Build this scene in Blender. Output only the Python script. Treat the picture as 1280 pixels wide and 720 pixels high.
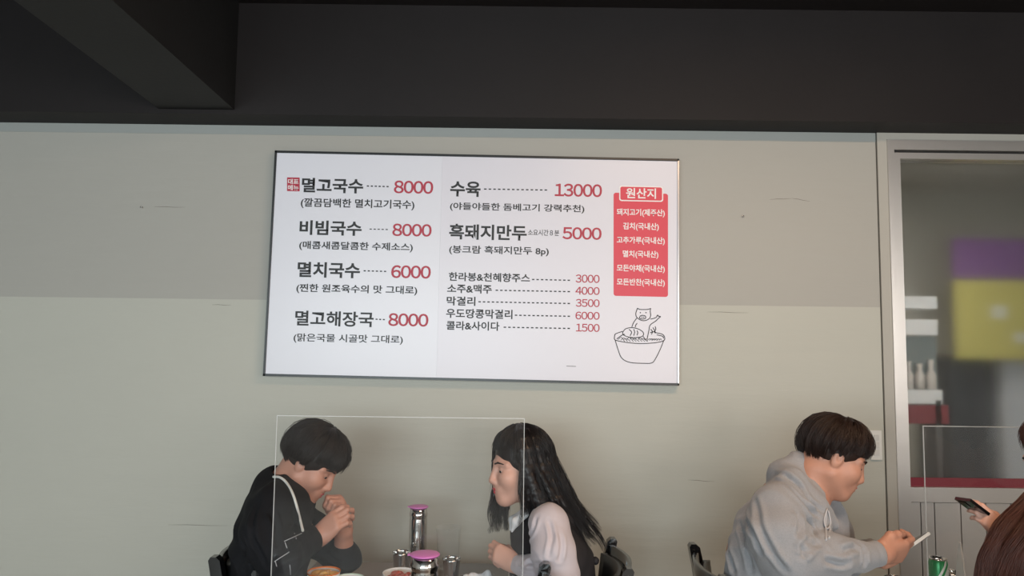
import bpy, bmesh, math, random
import numpy as np
from mathutils import Vector, Matrix

for o in list(bpy.data.objects):
    bpy.data.objects.remove(o)
S = bpy.context.scene
COL = S.collection
R = math.radians

# ------------------------------------------------------------------ camera
FPX, D, CAMZ = 925.0, 3.0, 1.5
PITCH, ROLL = R(4.78), R(0.70)
FWD = Vector((0, math.cos(PITCH), math.sin(PITCH)))
RGT0 = Vector((1, 0, 0)); UP0 = RGT0.cross(FWD)
RGT = RGT0 * math.cos(ROLL) + UP0 * math.sin(ROLL)
UP = UP0 * math.cos(ROLL) - RGT0 * math.sin(ROLL)
cam = bpy.data.cameras.new('camera')
camo = bpy.data.objects.new('camera', cam); COL.objects.link(camo)
m = Matrix.Identity(4)
for i in range(3):
    m[i][0], m[i][1], m[i][2] = RGT[i], UP[i], -FWD[i]
m[1][3], m[2][3] = -D, CAMZ
camo.matrix_world = m
cam.sensor_width = 36; cam.lens = FPX / 1280 * 36
cam.clip_start = 0.02
S.camera = camo

# ------------------------------------------------------------------ light
S.view_settings.view_transform = 'Standard'
S.view_settings.look = 'None'
S.view_settings.gamma = 1
S.view_settings.use_curve_mapping = False
S.view_settings.exposure = -0.05
w = bpy.data.worlds.new('sky'); S.world = w; w.use_nodes = True
w.node_tree.nodes['Background'].inputs[0].default_value = (0.80, 0.90, 1.0, 1)
w.node_tree.nodes['Background'].inputs[1].default_value = 0.6

def area(name, loc, rot, sx, sy, power, col):
    l = bpy.data.lights.new(name, 'AREA'); l.shape = 'RECTANGLE'
    l.size, l.size_y, l.energy, l.color = sx, sy, power, col
    o = bpy.data.objects.new(name, l); COL.objects.link(o)
    o.location = loc; o.rotation_euler = rot
    return o
# daylight through the shop windows behind the photographer, and the ceiling lamp
area('window_daylight', (-1.2, -6.36, 1.66), (R(90), 0, 0), 3.5, 1.3, 186, (0.83, 0.96, 1.0))
area('window_daylight', (2.0, -6.36, 1.66), (R(90), 0, 0), 1.9, 1.3, 76, (1.0, 0.94, 0.88))
area('window_daylight', (3.18, -4.6, 1.66), (R(90), 0, R(90)), 2.6, 1.3, 35, (1.0, 0.90, 0.80))
area('ceiling_lamp_light', (1.0, -1.7, 2.80), (0, 0, 0), 1.3, 0.3, 29, (1.0, 0.67, 0.42))
S.cycles.transparent_max_bounces = 48
area('back_room_fill', (1.9, 0.42, 2.52), (0, 0, 0), 1.2, 0.3, 17, (1.0, 0.96, 0.9))  # unseen light added to brighten the room behind the glass

# ------------------------------------------------------------------ helpers
def P(u, v, d):
    """world point on the plane at distance d in front of the camera"""
    r = FWD + RGT * ((u - 640) / FPX) - UP * ((v - 360) / FPX)
    s = d / r.y
    return Vector((r.x * s, -D + d, CAMZ + r.z * s))

def srgb(r, g, b):
    f = lambda c: (c / 255 / 12.92) if c / 255 <= .04045 else ((c / 255 + .055) / 1.055) ** 2.4
    return (f(r), f(g), f(b), 1)

MATS = {}
def mat(name, col, rough=.5, metal=0, bump=None, vary=None, spec=None, coat=0, sheen=0, trans=0, ior=None, emit=None):
    """bump = (scale, strength[, stretch]); vary = (scale, amount)"""
    if name in MATS: return MATS[name]
    M = bpy.data.materials.new(name); M.use_nodes = True
    N, L = M.node_tree.nodes, M.node_tree.links
    b = N['Principled BSDF']
    b.inputs['Base Color'].default_value = col
    b.inputs['Roughness'].default_value = rough
    b.inputs['Metallic'].default_value = metal
    if spec is not None: b.inputs['Specular IOR Level'].default_value = spec
    if coat: b.inputs['Coat Weight'].default_value = coat
    if sheen:
        b.inputs['Sheen Weight'].default_value = sheen; b.inputs['Sheen Roughness'].default_value = .5
    if trans: b.inputs['Transmission Weight'].default_value = trans
    if ior: b.inputs['IOR'].default_value = ior
    if emit:
        b.inputs['Emission Color'].default_value = col; b.inputs['Emission Strength'].default_value = emit
    if bump or vary:
        tc = N.new('ShaderNodeTexCoord')
    if bump:
        mp = N.new('ShaderNodeMapping'); mp.inputs['Scale'].default_value = bump[2] if len(bump) > 2 else (1, 1, 1)
        L.new(tc.outputs['Object'], mp.inputs[0])
        nz = N.new('ShaderNodeTexNoise'); nz.inputs['Scale'].default_value = bump[0]; nz.inputs['Detail'].default_value = 5
        L.new(mp.outputs[0], nz.inputs[0])
        bp = N.new('ShaderNodeBump'); bp.inputs['Strength'].default_value = bump[1]; bp.inputs['Distance'].default_value = .004
        L.new(nz.outputs[0], bp.inputs['Height']); L.new(bp.outputs[0], b.inputs['Normal'])
    if vary:
        n2 = N.new('ShaderNodeTexNoise'); n2.inputs['Scale'].default_value = vary[0]; n2.inputs['Detail'].default_value = 4
        mp2 = N.new('ShaderNodeMapping'); mp2.inputs['Scale'].default_value = vary[2] if len(vary) > 2 else (1, 1, 1)
        L.new(tc.outputs['Object'], mp2.inputs[0]); L.new(mp2.outputs[0], n2.inputs[0])
        mx = N.new('ShaderNodeMix'); mx.data_type = 'RGBA'
        a = vary[1]
        mx.inputs[6].default_value = (*[c * (1 - a) for c in col[:3]], 1)
        mx.inputs[7].default_value = (*[min(1, c * (1 + a)) for c in col[:3]], 1)
        L.new(n2.outputs[0], mx.inputs[0]); L.new(mx.outputs[2], b.inputs['Base Color'])
    MATS[name] = M
    return M

def clear_mat(name, tint, refl=1.0, rough=0.02, veil=0.0):
    """thin clear sheet: light goes straight through, fresnel reflection on top"""
    if name in MATS: return MATS[name]
    M = bpy.data.materials.new(name); M.use_nodes = True
    N, L = M.node_tree.nodes, M.node_tree.links
    N.remove(N['Principled BSDF']); out = N['Material Output']
    t = N.new('ShaderNodeBsdfTransparent'); t.inputs[0].default_value = tint
    g = N.new('ShaderNodeBsdfGlossy'); g.inputs['Roughness'].default_value = rough; g.inputs[0].default_value = (refl, refl, refl, 1)
    fr = N.new('ShaderNodeFresnel'); fr.inputs[0].default_value = 1.49
    mx = N.new('ShaderNodeMixShader')
    ge = N.new('ShaderNodeNewGeometry'); mu = N.new('ShaderNodeMath'); mu.operation = 'MULTIPLY'; iv = N.new('ShaderNodeMath'); iv.operation = 'SUBTRACT'; iv.inputs[0].default_value = 1
    L.new(ge.outputs['Backfacing'], iv.inputs[1]); L.new(fr.outputs[0], mu.inputs[0]); L.new(iv.outputs[0], mu.inputs[1])
    L.new(mu.outputs[0], mx.inputs[0]); L.new(t.outputs[0], mx.inputs[1]); L.new(g.outputs[0], mx.inputs[2])
    last = mx
    if veil:
        df = N.new('ShaderNodeBsdfDiffuse'); df.inputs[0].default_value = (.8, .8, .8, 1)
        m2 = N.new('ShaderNodeMixShader'); m2.inputs[0].default_value = veil
        L.new(mx.outputs[0], m2.inputs[1]); L.new(df.outputs[0], m2.inputs[2]); last = m2
    L.new(last.outputs[0], out.inputs[0])
    MATS[name] = M
    return M

def link(name, me, mats, parent=None, smooth=False):
    if not isinstance(mats, (list, tuple)): mats = [mats]
    for k in mats: me.materials.append(k)
    if smooth: me.polygons.foreach_set('use_smooth', [True] * len(me.polygons))
    o = bpy.data.objects.new(name, me); COL.objects.link(o)
    if parent: o.parent = parent
    return o

def obj(name, bm, mats, parent=None, smooth=False, bevel=0, seg=2):
    if bevel:
        es = [e for e in bm.edges if len(e.link_faces) == 2 and e.calc_face_angle(0) > .6]
        bmesh.ops.bevel(bm, geom=es, offset=bevel, segments=seg, affect='EDGES', profile=.5)
    bmesh.ops.recalc_face_normals(bm, faces=bm.faces)
    me = bpy.data.meshes.new(name); bm.to_mesh(me); bm.free()
    return link(name, me, mats, parent, smooth)

def tag(o, label=None, cat=None, group=None, kind=None):
    if label: o['label'] = label
    if cat: o['category'] = cat
    if group: o['group'] = group
    if kind: o['kind'] = kind
    return o

def thing(name, label, cat, loc=(0, 0, 0), rz=0, group=None):
    o = bpy.data.objects.new(name, None); COL.objects.link(o)
    o.location = loc; o.rotation_euler = (0, 0, rz); o.empty_display_size = .1
    return tag(o, label, cat, group)

def BM(): return bmesh.new()

def box(bm, a, b, mi=0):
    x0, y0, z0 = [min(a[i], b[i]) for i in range(3)]; x1, y1, z1 = [max(a[i], b[i]) for i in range(3)]
    v = [bm.verts.new(p) for p in ((x0,y0,z0),(x1,y0,z0),(x1,y1,z0),(x0,y1,z0),(x0,y0,z1),(x1,y0,z1),(x1,y1,z1),(x0,y1,z1))]
    for f in ((0,3,2,1),(4,5,6,7),(0,1,5,4),(1,2,6,5),(2,3,7,6),(3,0,4,7)):
        bm.faces.new([v[i] for i in f]).material_index = mi
    return v

def prism(bm, front, back, mi=0):
    """closed solid between two loops with the same number of points"""
    a = [bm.verts.new(p) for p in front]; b = [bm.verts.new(p) for p in back]; n = len(a)
    bm.faces.new(a).material_index = mi; bm.faces.new(b[::-1]).material_index = mi
    for i in range(n):
        bm.faces.new((a[i], b[i], b[(i+1) % n], a[(i+1) % n])).material_index = mi

def lathe(bm, prof, n=40, c=(0, 0, 0), mi=0):
    rings = []
    for r, z in prof:
        if r < 1e-6: rings.append([bm.verts.new((c[0], c[1], c[2] + z))])
        else: rings.append([bm.verts.new((c[0] + r*math.cos(2*math.pi*i/n), c[1] + r*math.sin(2*math.pi*i/n), c[2] + z)) for i in range(n)])
    for A, B in zip(rings, rings[1:]):
        for i in range(n):
            j = (i+1) % n
            if len(A) == 1 and len(B) == 1: continue
            if len(A) == 1: f = bm.faces.new((A[0], B[i], B[j]))
            elif len(B) == 1: f = bm.faces.new((A[i], A[j], B[0]))
            else: f = bm.faces.new((A[i], A[j], B[j], B[i]))
            f.material_index = mi; f.smooth = True

def tube(bm, pts, r, n=8, mi=0, flat=1.0):
    pts = [Vector(p) for p in pts]
    rr = r if isinstance(r, (list, tuple)) else [r] * len(pts)
    rings = []; up = None
    for i, p in enumerate(pts):
        t = (pts[min(i+1, len(pts)-1)] - pts[max(i-1, 0)]).normalized()
        if up is None:
            up = Vector((0, 0, 1)) if abs(t.z) < .9 else Vector((1, 0, 0))
        s = t.cross(up).normalized(); up = s.cross(t).normalized()
        rings.append([bm.verts.new(p + (s*math.cos(2*math.pi*k/n) + up*flat*math.sin(2*math.pi*k/n)) * rr[i]) for k in range(n)])
    for A, B in zip(rings, rings[1:]):
        for k in range(n):
            f = bm.faces.new((A[k], A[(k+1) % n], B[(k+1) % n], B[k])); f.smooth = True; f.material_index = mi
    bm.faces.new(rings[0][::-1]).material_index = mi; bm.faces.new(rings[-1]).material_index = mi

def spline(pts, n=8):
    pts = [Vector(p) for p in pts]; out = []
    q = [pts[0]*2 - pts[1]] + pts + [pts[-1]*2 - pts[-2]]
    for i in range(1, len(q) - 2):
        for k in range(n):
            t = k / n
            out.append(.5 * ((2*q[i]) + (q[i+1]-q[i-1])*t + (2*q[i-1]-5*q[i]+4*q[i+1]-q[i+2])*t*t + (3*q[i]-q[i-1]-3*q[i+1]+q[i+2])*t**3))
    return out + [pts[-1]]

# ---- implicit modelling: blended round cones and ellipsoids -> one closed mesh
class Sdf:
    def __init__(s): s.ops = []; s.noise = None
    def cone(s, a, b, ra, rb=None, k=.02, sub=False):
        s.ops.append(('c', np.array(a, dtype=np.float64), np.array(b, dtype=np.float64), ra, ra if rb is None else rb, k, sub)); return s
    def chain(s, pts, rs, k=.02):
        for i in range(len(pts)-1): s.cone(pts[i], pts[i+1], rs[i], rs[i+1], k)
        return s
    def ball(s, c, r, k=.02, sub=False): return s.cone(c, c, r, r, k, sub)
    def ell(s, c, rad, rot=None, k=.02, sub=False):
        s.ops.append(('e', np.array(c, dtype=np.float64), np.array(rad, dtype=np.float64), np.array(rot if rot is not None else np.eye(3), dtype=np.float64), None, k, sub)); return s
    def cut(s, p, n):
        """remove everything on the side n points to"""
        s.ops.append(('h', np.array(p, dtype=np.float64), np.array(Vector(n).normalized(), dtype=np.float64), None, None, 0, True)); return s
    def mesh(s, name, res):
        lo = np.full(3, 1e9); hi = -lo
        for o in s.ops:
            if o[0] == 'c' and not o[6]:
                r = max(o[3], o[4]); lo = np.minimum(lo, np.minimum(o[1], o[2]) - r); hi = np.maximum(hi, np.maximum(o[1], o[2]) + r)
            if o[0] == 'e' and not o[6]:
                r = o[2].max(); lo = np.minimum(lo, o[1] - r); hi = np.maximum(hi, o[1] + r)
        lo -= 4*res + .012; hi += 4*res + .012
        ns = np.ceil((hi - lo) / res).astype(int) + 1
        ax = [(lo[i] + res*np.arange(ns[i])).astype(np.float32) for i in range(3)]
        F = np.full(ns, .25, np.float32)
        for o in s.ops:
            if o[0] == 'h':
                d = (ax[0][:, None, None]-o[1][0])*o[2][0] + (ax[1][None, :, None]-o[1][1])*o[2][1] + (ax[2][None, None, :]-o[1][2])*o[2][2]
                F = np.maximum(F, d.astype(np.float32)); continue
            k = o[5]; pad = k + 4*res + .01
            if o[0] == 'c': r = max(o[3], o[4]); l, h = np.minimum(o[1], o[2]) - r - pad, np.maximum(o[1], o[2]) + r + pad
            else: r = o[2].max(); l, h = o[1] - r - pad, o[1] + r + pad
            i0 = np.clip(np.floor((l-lo)/res).astype(int), 0, ns); i1 = np.clip(np.ceil((h-lo)/res).astype(int)+1, 0, ns)
            if (i1 <= i0).any(): continue
            sl = tuple(slice(i0[q], i1[q]) for q in range(3))
            X = ax[0][sl[0]][:, None, None]; Y = ax[1][sl[1]][None, :, None]; Z = ax[2][sl[2]][None, None, :]
            if o[0] == 'c':
                a, b = o[1], o[2]; ab = b - a; L2 = float(ab @ ab)
                px, py, pz = X-np.float32(a[0]), Y-np.float32(a[1]), Z-np.float32(a[2])
                if L2 < 1e-12: d = np.sqrt(px*px+py*py+pz*pz) - np.float32(o[3])
                else:
                    t = np.clip((px*np.float32(ab[0])+py*np.float32(ab[1])+pz*np.float32(ab[2]))/np.float32(L2), 0, 1)
                    d = np.sqrt((px-t*np.float32(ab[0]))**2+(py-t*np.float32(ab[1]))**2+(pz-t*np.float32(ab[2]))**2) - (np.float32(o[3])+t*np.float32(o[4]-o[3]))
            else:
                px, py, pz = X-np.float32(o[1][0]), Y-np.float32(o[1][1]), Z-np.float32(o[1][2]); Q = o[3]
                k0 = 0; k1 = 0
                for q in range(3):
                    c = (px*np.float32(Q[0][q])+py*np.float32(Q[1][q])+pz*np.float32(Q[2][q]))/np.float32(o[2][q])
                    k0 = k0 + c*c; k1 = k1 + (c/np.float32(o[2][q]))**2
                k0 = np.sqrt(k0); k1 = np.sqrt(k1)+1e-9
                d = k0*(k0-1)/k1
            A = F[sl]
            if o[6]:
                d = -d; hh = np.maximum(k-np.abs(A-d), 0)/max(k, 1e-6); F[sl] = np.maximum(A, d) + hh*hh*k*.25
            else:
                hh = np.maximum(k-np.abs(A-d), 0)/max(k, 1e-6); F[sl] = np.minimum(A, d) - hh*hh*k*.25
        if s.noise is not None:
            idx = np.where(np.abs(F) < .02)
            if len(idx[0]):
                F[idx] += s.noise(ax[0][idx[0]], ax[1][idx[1]], ax[2][idx[2]])
        # surface nets
        sg = F < 0
        c = np.zeros(np.array(ns)-1, np.int8)
        for dx in (0, 1):
            for dy in (0, 1):
                for dz in (0, 1):
                    c += sg[dx:ns[0]-1+dx, dy:ns[1]-1+dy, dz:ns[2]-1+dz]
        act = np.argwhere((c > 0) & (c < 8))
        idm = np.full(np.array(ns)-1, -1, np.int32); idm[act[:, 0], act[:, 1], act[:, 2]] = np.arange(len(act))
        acc = np.zeros((len(act), 3)); cnt = np.zeros(len(act))
        corners = [(dx, dy, dz) for dx in (0, 1) for dy in (0, 1) for dz in (0, 1)]
        for A in corners:
            for q in range(3):
                if A[q]: continue
                B = list(A); B[q] = 1
                fa = F[act[:, 0]+A[0], act[:, 1]+A[1], act[:, 2]+A[2]]; fb = F[act[:, 0]+B[0], act[:, 1]+B[1], act[:, 2]+B[2]]
                mk = (fa < 0) != (fb < 0)
                t = np.where(mk, fa/np.where(mk, fa-fb, 1), 0)
                pt = np.tile(np.array(A, float), (len(act), 1)); pt[:, q] += t
                acc[mk] += pt[mk]; cnt[mk] += 1
        V = lo + res*(act + acc/cnt[:, None])
        faces = []
        for q in range(3):
            r1, r2 = (q+1) % 3, (q+2) % 3
            s0 = [slice(None)]*3; s1 = [slice(None)]*3; s0[q] = slice(0, -1); s1[q] = slice(1, None)
            a = sg[tuple(s0)]; b = sg[tuple(s1)]
            e = np.argwhere(a != b)
            e = e[(e[:, r1] > 0) & (e[:, r2] > 0) & (e[:, r1] < ns[r1]-1) & (e[:, r2] < ns[r2]-1)]
            ins = a[e[:, 0], e[:, 1], e[:, 2]]
            def g(o1, o2):
                w = e.copy(); w[:, r1] += o1; w[:, r2] += o2
                return idm[w[:, 0], w[:, 1], w[:, 2]]
            qd = np.stack([g(-1, -1), g(0, -1), g(0, 0), g(-1, 0)], 1)
            qd[~ins] = qd[~ins][:, ::-1]
            faces.append(qd)
        Fc = np.concatenate(faces)
        me = bpy.data.meshes.new(name)
        me.vertices.add(len(V)); me.vertices.foreach_set('co', V.astype(np.float32).ravel())
        me.loops.add(len(Fc)*4); me.loops.foreach_set('vertex_index', Fc.ravel().astype(np.int32))
        me.polygons.add(len(Fc)); me.polygons.foreach_set('loop_start', np.arange(0, len(Fc)*4, 4, dtype=np.int32))
        me.update(calc_edges=True); me.validate()
        return me
    def build(s, name, res, mats, parent=None):
        me = s.mesh(name, res)
        if parent is not None:
            me.transform(Matrix.Translation(-parent.location))
        return link(name, me, mats, parent, True)

def wrinkle(seed, amp, freq, stretch=(1, 1, 1), n=7):
    rs = np.random.RandomState(seed)
    K = rs.normal(size=(n, 3)) * freq * np.array(stretch); ph = rs.uniform(0, 6.28, n)
    def f(x, y, z):
        v = 0
        for i in range(n):
            v = v + np.sin(K[i, 0]*x + K[i, 1]*y + K[i, 2]*z + ph[i] + 1.3*np.sin(.6*K[(i+1) % n, 0]*x + .6*K[(i+1) % n, 2]*z))
        return (np.abs(v)/n*2 - .5).astype(np.float32)*amp
    return f

# ------------------------------------------------------------------ materials
def wall_paint():
    M = bpy.data.materials.new('two_tone_wall'); M.use_nodes = True
    N, L = M.node_tree.nodes, M.node_tree.links; b = N['Principled BSDF']; b.inputs['Roughness'].default_value = .62
    tc = N.new('ShaderNodeTexCoord'); sp = N.new('ShaderNodeSeparateXYZ'); L.new(tc.outputs['Object'], sp.inputs[0])
    # height of the tone step: darker above, paler below
    gt = N.new('ShaderNodeMath'); gt.operation = 'GREATER_THAN'; gt.inputs[1].default_value = TONE_Z
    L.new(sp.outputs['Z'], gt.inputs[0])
    nz = N.new('ShaderNodeTexNoise'); nz.inputs['Scale'].default_value = 1.3; nz.inputs['Detail'].default_value = 6
    mp = N.new('ShaderNodeMapping'); mp.inputs['Scale'].default_value = (1, 1, 2.2); L.new(tc.outputs['Object'], mp.inputs[0]); L.new(mp.outputs[0], nz.inputs[0])
    def rgb(c1, c2):
        mx = N.new('ShaderNodeMix'); mx.data_type = 'RGBA'; mx.inputs[6].default_value = c1; mx.inputs[7].default_value = c2
        L.new(nz.outputs[0], mx.inputs[0]); return mx
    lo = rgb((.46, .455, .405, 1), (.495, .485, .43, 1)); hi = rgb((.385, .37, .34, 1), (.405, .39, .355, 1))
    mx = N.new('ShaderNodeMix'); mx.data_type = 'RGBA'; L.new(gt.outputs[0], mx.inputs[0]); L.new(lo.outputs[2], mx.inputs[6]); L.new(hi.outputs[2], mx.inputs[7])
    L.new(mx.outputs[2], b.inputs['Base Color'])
    # trowelled plaster: broad streaks and fine grain
    n2 = N.new('ShaderNodeTexNoise'); n2.inputs['Scale'].default_value = 5; n2.inputs['Detail'].default_value = 8
    m2 = N.new('ShaderNodeMapping'); m2.inputs['Scale'].default_value = (.6, 1, 3.5); L.new(tc.outputs['Object'], m2.inputs[0]); L.new(m2.outputs[0], n2.inputs[0])
    bp = N.new('ShaderNodeBump'); bp.inputs['Strength'].default_value = .25; bp.inputs['Distance'].default_value = .012
    L.new(n2.outputs[0], bp.inputs['Height']); L.new(bp.outputs[0], b.inputs['Normal'])
    return M
TONE_Z = P(640, 378.5, D).z
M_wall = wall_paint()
M_trim = mat('grey_trim_paint', (.315, .33, .32, 1), .5, bump=(30, .1))
M_case = mat('casing_paint', (.42, .40, .36, 1), .5, bump=(40, .1))
M_black = mat('black_ceiling_paint', (.0170, .0142, .0145, 1), .6, bump=(60, .12), vary=(2, .25), spec=.2)
M_blackb = mat('black_cross_beam_paint', (.0175, .0175, .0180, 1), .6, bump=(60, .12), vary=(2, .2), spec=.2)
M_floor = mat('floor_tile', (.40, .37, .33, 1), .35, bump=(20, .1), vary=(3, .2))
M_room = mat('side_wall_paint', (.36, .34, .31, 1), .7, vary=(2, .1))
M_alu = mat('brushed_aluminium', (.62, .60, .585, 1), .32, .85, bump=(60, .06, (1, 1, .02)))
M_alud = mat('aluminium_shadow_gap', (.03, .03, .03, 1), .6)
M_red = mat('red_tape', srgb(116, 22, 42), .4)
M_white = mat('sign_white', (.735, .73, .80, 1), .32)
M_ink = mat('black_ink', (.010, .009, .010, 1), .5)
M_price = mat('crimson_ink', srgb(176, 44, 66), .5)
M_panel = mat('red_print', srgb(212, 52, 74), .4)
M_wink = mat('white_ink', (.85, .82, .82, 1), .5)
M_frame = mat('black_sign_frame', (.008, .008, .008, 1), .35)
M_silver = mat('silver_sign_edge', (.35, .35, .36, 1), .3, .9)
M_steel = mat('polished_steel', (.62, .60, .58, 1), .12, 1.0, bump=(90, .02, (1, 1, .05)))
M_pink = mat('pink_silicone', srgb(206, 120, 190), .45)
M_cblack = mat('black_lacquer', (.006, .0055, .006, 1), .18, coat=.5)
M_vinyl = mat('black_vinyl', (.008, .008, .009, 1), .32, bump=(150, .08))
M_table = mat('table_laminate', srgb(124, 110, 100), .38, vary=(6, .12, (1, 8, 1)), bump=(40, .05))
M_acr = clear_mat('clear_acrylic', (.999, .999, .999, 1), .8, .03, .008)
M_acre = clear_mat('acrylic_edge', (.80, .83, .82, 1), 1.0, .2, .5)
M_plast = clear_mat('clear_plastic', (.985, .988, .986, 1), 1.0, .05, .035)
M_skin = mat('skin_warm', srgb(188, 136, 116), .5, bump=(250, .05), vary=(18, .08))
M_skinp = mat('skin_pale', srgb(206, 158, 140), .48, bump=(250, .05), vary=(18, .07))
M_skint = mat('skin_tan', srgb(184, 132, 110), .5, bump=(250, .05), vary=(18, .08))
M_lip = mat('lip', srgb(170, 84, 84), .4)
M_lipr = mat('lip_red', srgb(178, 50, 62), .35)
M_eye = mat('eye_white', (.50, .47, .45, 1), .4)
M_iris = mat('dark_iris', (.012, .008, .006, 1), .1)
M_nail = mat('finger_nail', srgb(222, 170, 160), .3)
ST = (1, 1, .07)
M_hairk = mat('black_brown_hair', (.0165, .0115, .0100, 1), .45, vary=(60, .4), spec=.35)
M_hairw = mat('black_hair', (.0095, .0068, .0070, 1), .42, vary=(50, .4), spec=.35)
M_hairc = mat('dark_brown_hair', (.0215, .0105, .0075, 1), .45, vary=(60, .4), spec=.35)
M_hairr = mat('chestnut_hair', (.060, .0185, .0120, 1), .42, vary=(45, .4), spec=.35)
M_jack = mat('black_jacket_cloth', (.0085, .0085, .0105, 1), .85, bump=(400, .25), spec=.25)
M_cord = mat('white_cord', (.75, .74, .70, 1), .8, bump=(500, .6))
M_pipe = mat('pale_reflective_piping', (.50, .50, .52, 1), .35)
M_greyd = mat('grey_inner_shirt', (.13, .135, .145, 1), .8)
M_blouse = mat('pale_lilac_blouse', (.52, .46, .49, 1), .7, bump=(350, .15), sheen=.2)
M_collar = mat('white_collar', (.70, .69, .70, 1), .7)
M_vest = mat('black_vest_cloth', (.012, .011, .014, 1), .75, bump=(400, .2))
M_hood = mat('grey_melange_cotton', (.275, .272, .285, 1), .9, bump=(420, .3), vary=(260, .16), sheen=.2)
M_hoodi = mat('grey_drawstring', (.42, .415, .43, 1), .9)
M_pants = mat('dark_trouser_cloth', (.02, .02, .025, 1), .85, bump=(300, .2))
M_shoe = mat('dark_shoe', (.02, .018, .018, 1), .5)
M_brown = mat('brown_knit', (.06, .035, .028, 1), .9)

# ------------------------------------------------------------------ the room
SILL, HEAD = .92, 2.42
XL, XR, YF, HC = -3.6, 3.2, -6.5, P(640, 8, 2.85).z
ZC = P(640, 161, D).z                                   # underside of the wall beam
xj = P(1103, 440, D).x; xo = P(1115, 440, D).x; xd1 = 2.75
zo = P(1150, 176, D).z                                  # head of the door opening
bm = BM(); WT = .14
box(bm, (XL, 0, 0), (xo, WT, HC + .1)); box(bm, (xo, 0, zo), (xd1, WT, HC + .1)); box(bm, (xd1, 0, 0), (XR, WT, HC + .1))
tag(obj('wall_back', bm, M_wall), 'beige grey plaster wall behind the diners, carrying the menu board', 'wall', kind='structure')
bm = BM(); box(bm, (XL-.12, YF, 0), (XL, 0, HC+.1)); tag(obj('wall_left', bm, M_room), 'plain left side wall of the dining room', 'wall', kind='structure')
bm = BM()
for a, b in (((YF, 0), (0, SILL)), ((YF, HEAD), (0, HC+.1)), ((YF, SILL), (-6.0, HEAD)), ((-3.2, SILL), (0, HEAD))): box(bm, (XR, a[0], a[1]), (XR+.12, b[0], b[1]))
tag(obj('wall_right', bm, M_room), 'right side wall of the dining room with a window near the front', 'wall', kind='structure')
bm = BM(); box(bm, (XL, YF-.12, 0), (XR, YF, SILL)); box(bm, (XL, YF-.12, HEAD), (XR, YF, HC+.1))
for a, b in ((XL, -3.05), (.62, .98), (3.02, XR)): box(bm, (a, YF-.12, SILL), (b, YF, HEAD))
tag(obj('wall_front', bm, M_room), 'shop front wall behind the photographer with two window openings', 'wall', kind='structure')
for k, (a, b, rz) in enumerate(((-3.05, .62, 0), (.98, 3.02, 0), (-6.0, -3.2, 90))):
    loc = ((a+b)/2, YF-.06, SILL) if rz == 0 else (XR+.06, (a+b)/2, SILL)
    wn = thing('window_%d' % (k+1), ('wide shop window behind the photographer', 'narrow shop window behind the photographer', 'side window in the right wall near the front')[k], 'window', loc, R(rz)); wn['kind'] = 'structure'
    bm = BM(); hw = (b-a)/2; hh = HEAD-SILL
    box(bm, (-hw, -.03, 0), (hw, .03, .05)); box(bm, (-hw, -.03, hh-.05), (hw, .03, hh)); box(bm, (-hw, -.03, .05), (-hw+.05, .03, hh-.05)); box(bm, (hw-.05, -.03, .05), (hw, .03, hh-.05))
    n = 3 if k == 0 else 2
    for i in range(1, n): x = -hw + 2*hw*i/n; box(bm, (x-.025, -.03, .05), (x+.025, .03, hh-.05))
    obj('frame', bm, M_alu, wn)
    bm = BM(); box(bm, (-hw+.05, -.004, .05), (hw-.05, .004, hh-.05)); obj('glass', bm, M_plast, wn)
bm = BM(); box(bm, (XL-.12, YF-.12, -.1), (XR+.12, 2.2, 0)); tag(obj('floor', bm, M_floor), 'dull brown tiled restaurant floor', 'floor', kind='structure')
bm = BM(); box(bm, (XL-.12, YF-.12, HC), (XR+.12, 0, HC+.1)); tag(obj('ceiling', bm, M_black), 'black painted ceiling', 'ceiling', kind='structure')
bm = BM(); box(bm, (XL, -.15, ZC), (XR, 0, HC), 0)
tag(obj('ceiling_beam', bm, M_black, bevel=.004), 'long black beam running along the top of the menu wall', 'beam', kind='structure')
pa, pb = P(199, 136, 2.85), P(293, 137.5, 2.85)
za = (pa.z + pb.z) / 2
def under(u, v):
    r = P(u, v, 1.0) - Vector((0, -D, CAMZ)); return Vector((0, -D, CAMZ)) + r * ((za - CAMZ) / r.z)
qa, qb = under(17, 0), under(140, 0)                    # where its lower edges run overhead
def far_x(p, q): return p.x + (q.x - p.x) * (YF + .15) / (q.y + .15)
xa, xb = far_x(pa, qa), far_x(pb, qb)
bm = BM()
prism(bm, [(pa.x, -.15, za), (pb.x, -.15, za), (pb.x, -.15, HC), (pa.x, -.15, HC)],
          [(xa, YF, za), (xb, YF, za), (xb, YF, HC), (xa, YF, HC)])
tag(obj('ceiling_beam', bm, M_blackb, bevel=.004), 'black cross beam coming forward from the wall at upper left', 'beam', kind='structure')
# thin plaster strip at the head of the wall
bm = BM(); box(bm, (XL, -.002, ZC-.038), (xj, 0, ZC)); tag(obj('trim_1', bm, M_trim), 'thin blue grey strip along the wall under the black beam', 'trim', kind='structure')
wb = bpy.data.objects['wall_back']; M_scr = mat('plaster_scratch', (.17, .155, .13, 1), .9)
for u0, v0, u1, v1 in ((193, 258.6, 231, 259), (265, 381, 289, 381.4), (962, 249.5, 990, 248), (990, 248, 1012, 251.5), (884, 390, 935, 391), (210, 656, 285, 657), (860, 600, 893, 602)):
    bm = BM(); a, b = P(u0, v0, D), P(u1, v1, D)
    tube(bm, [a, (a*2+b)/3 + Vector((0, 0, .0012)), (a+b*2)/3 - Vector((0, 0, .0008)), b], [.0003, .0009, .0008, .0003], 6); obj('scratch', bm, M_scr, wb)
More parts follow.
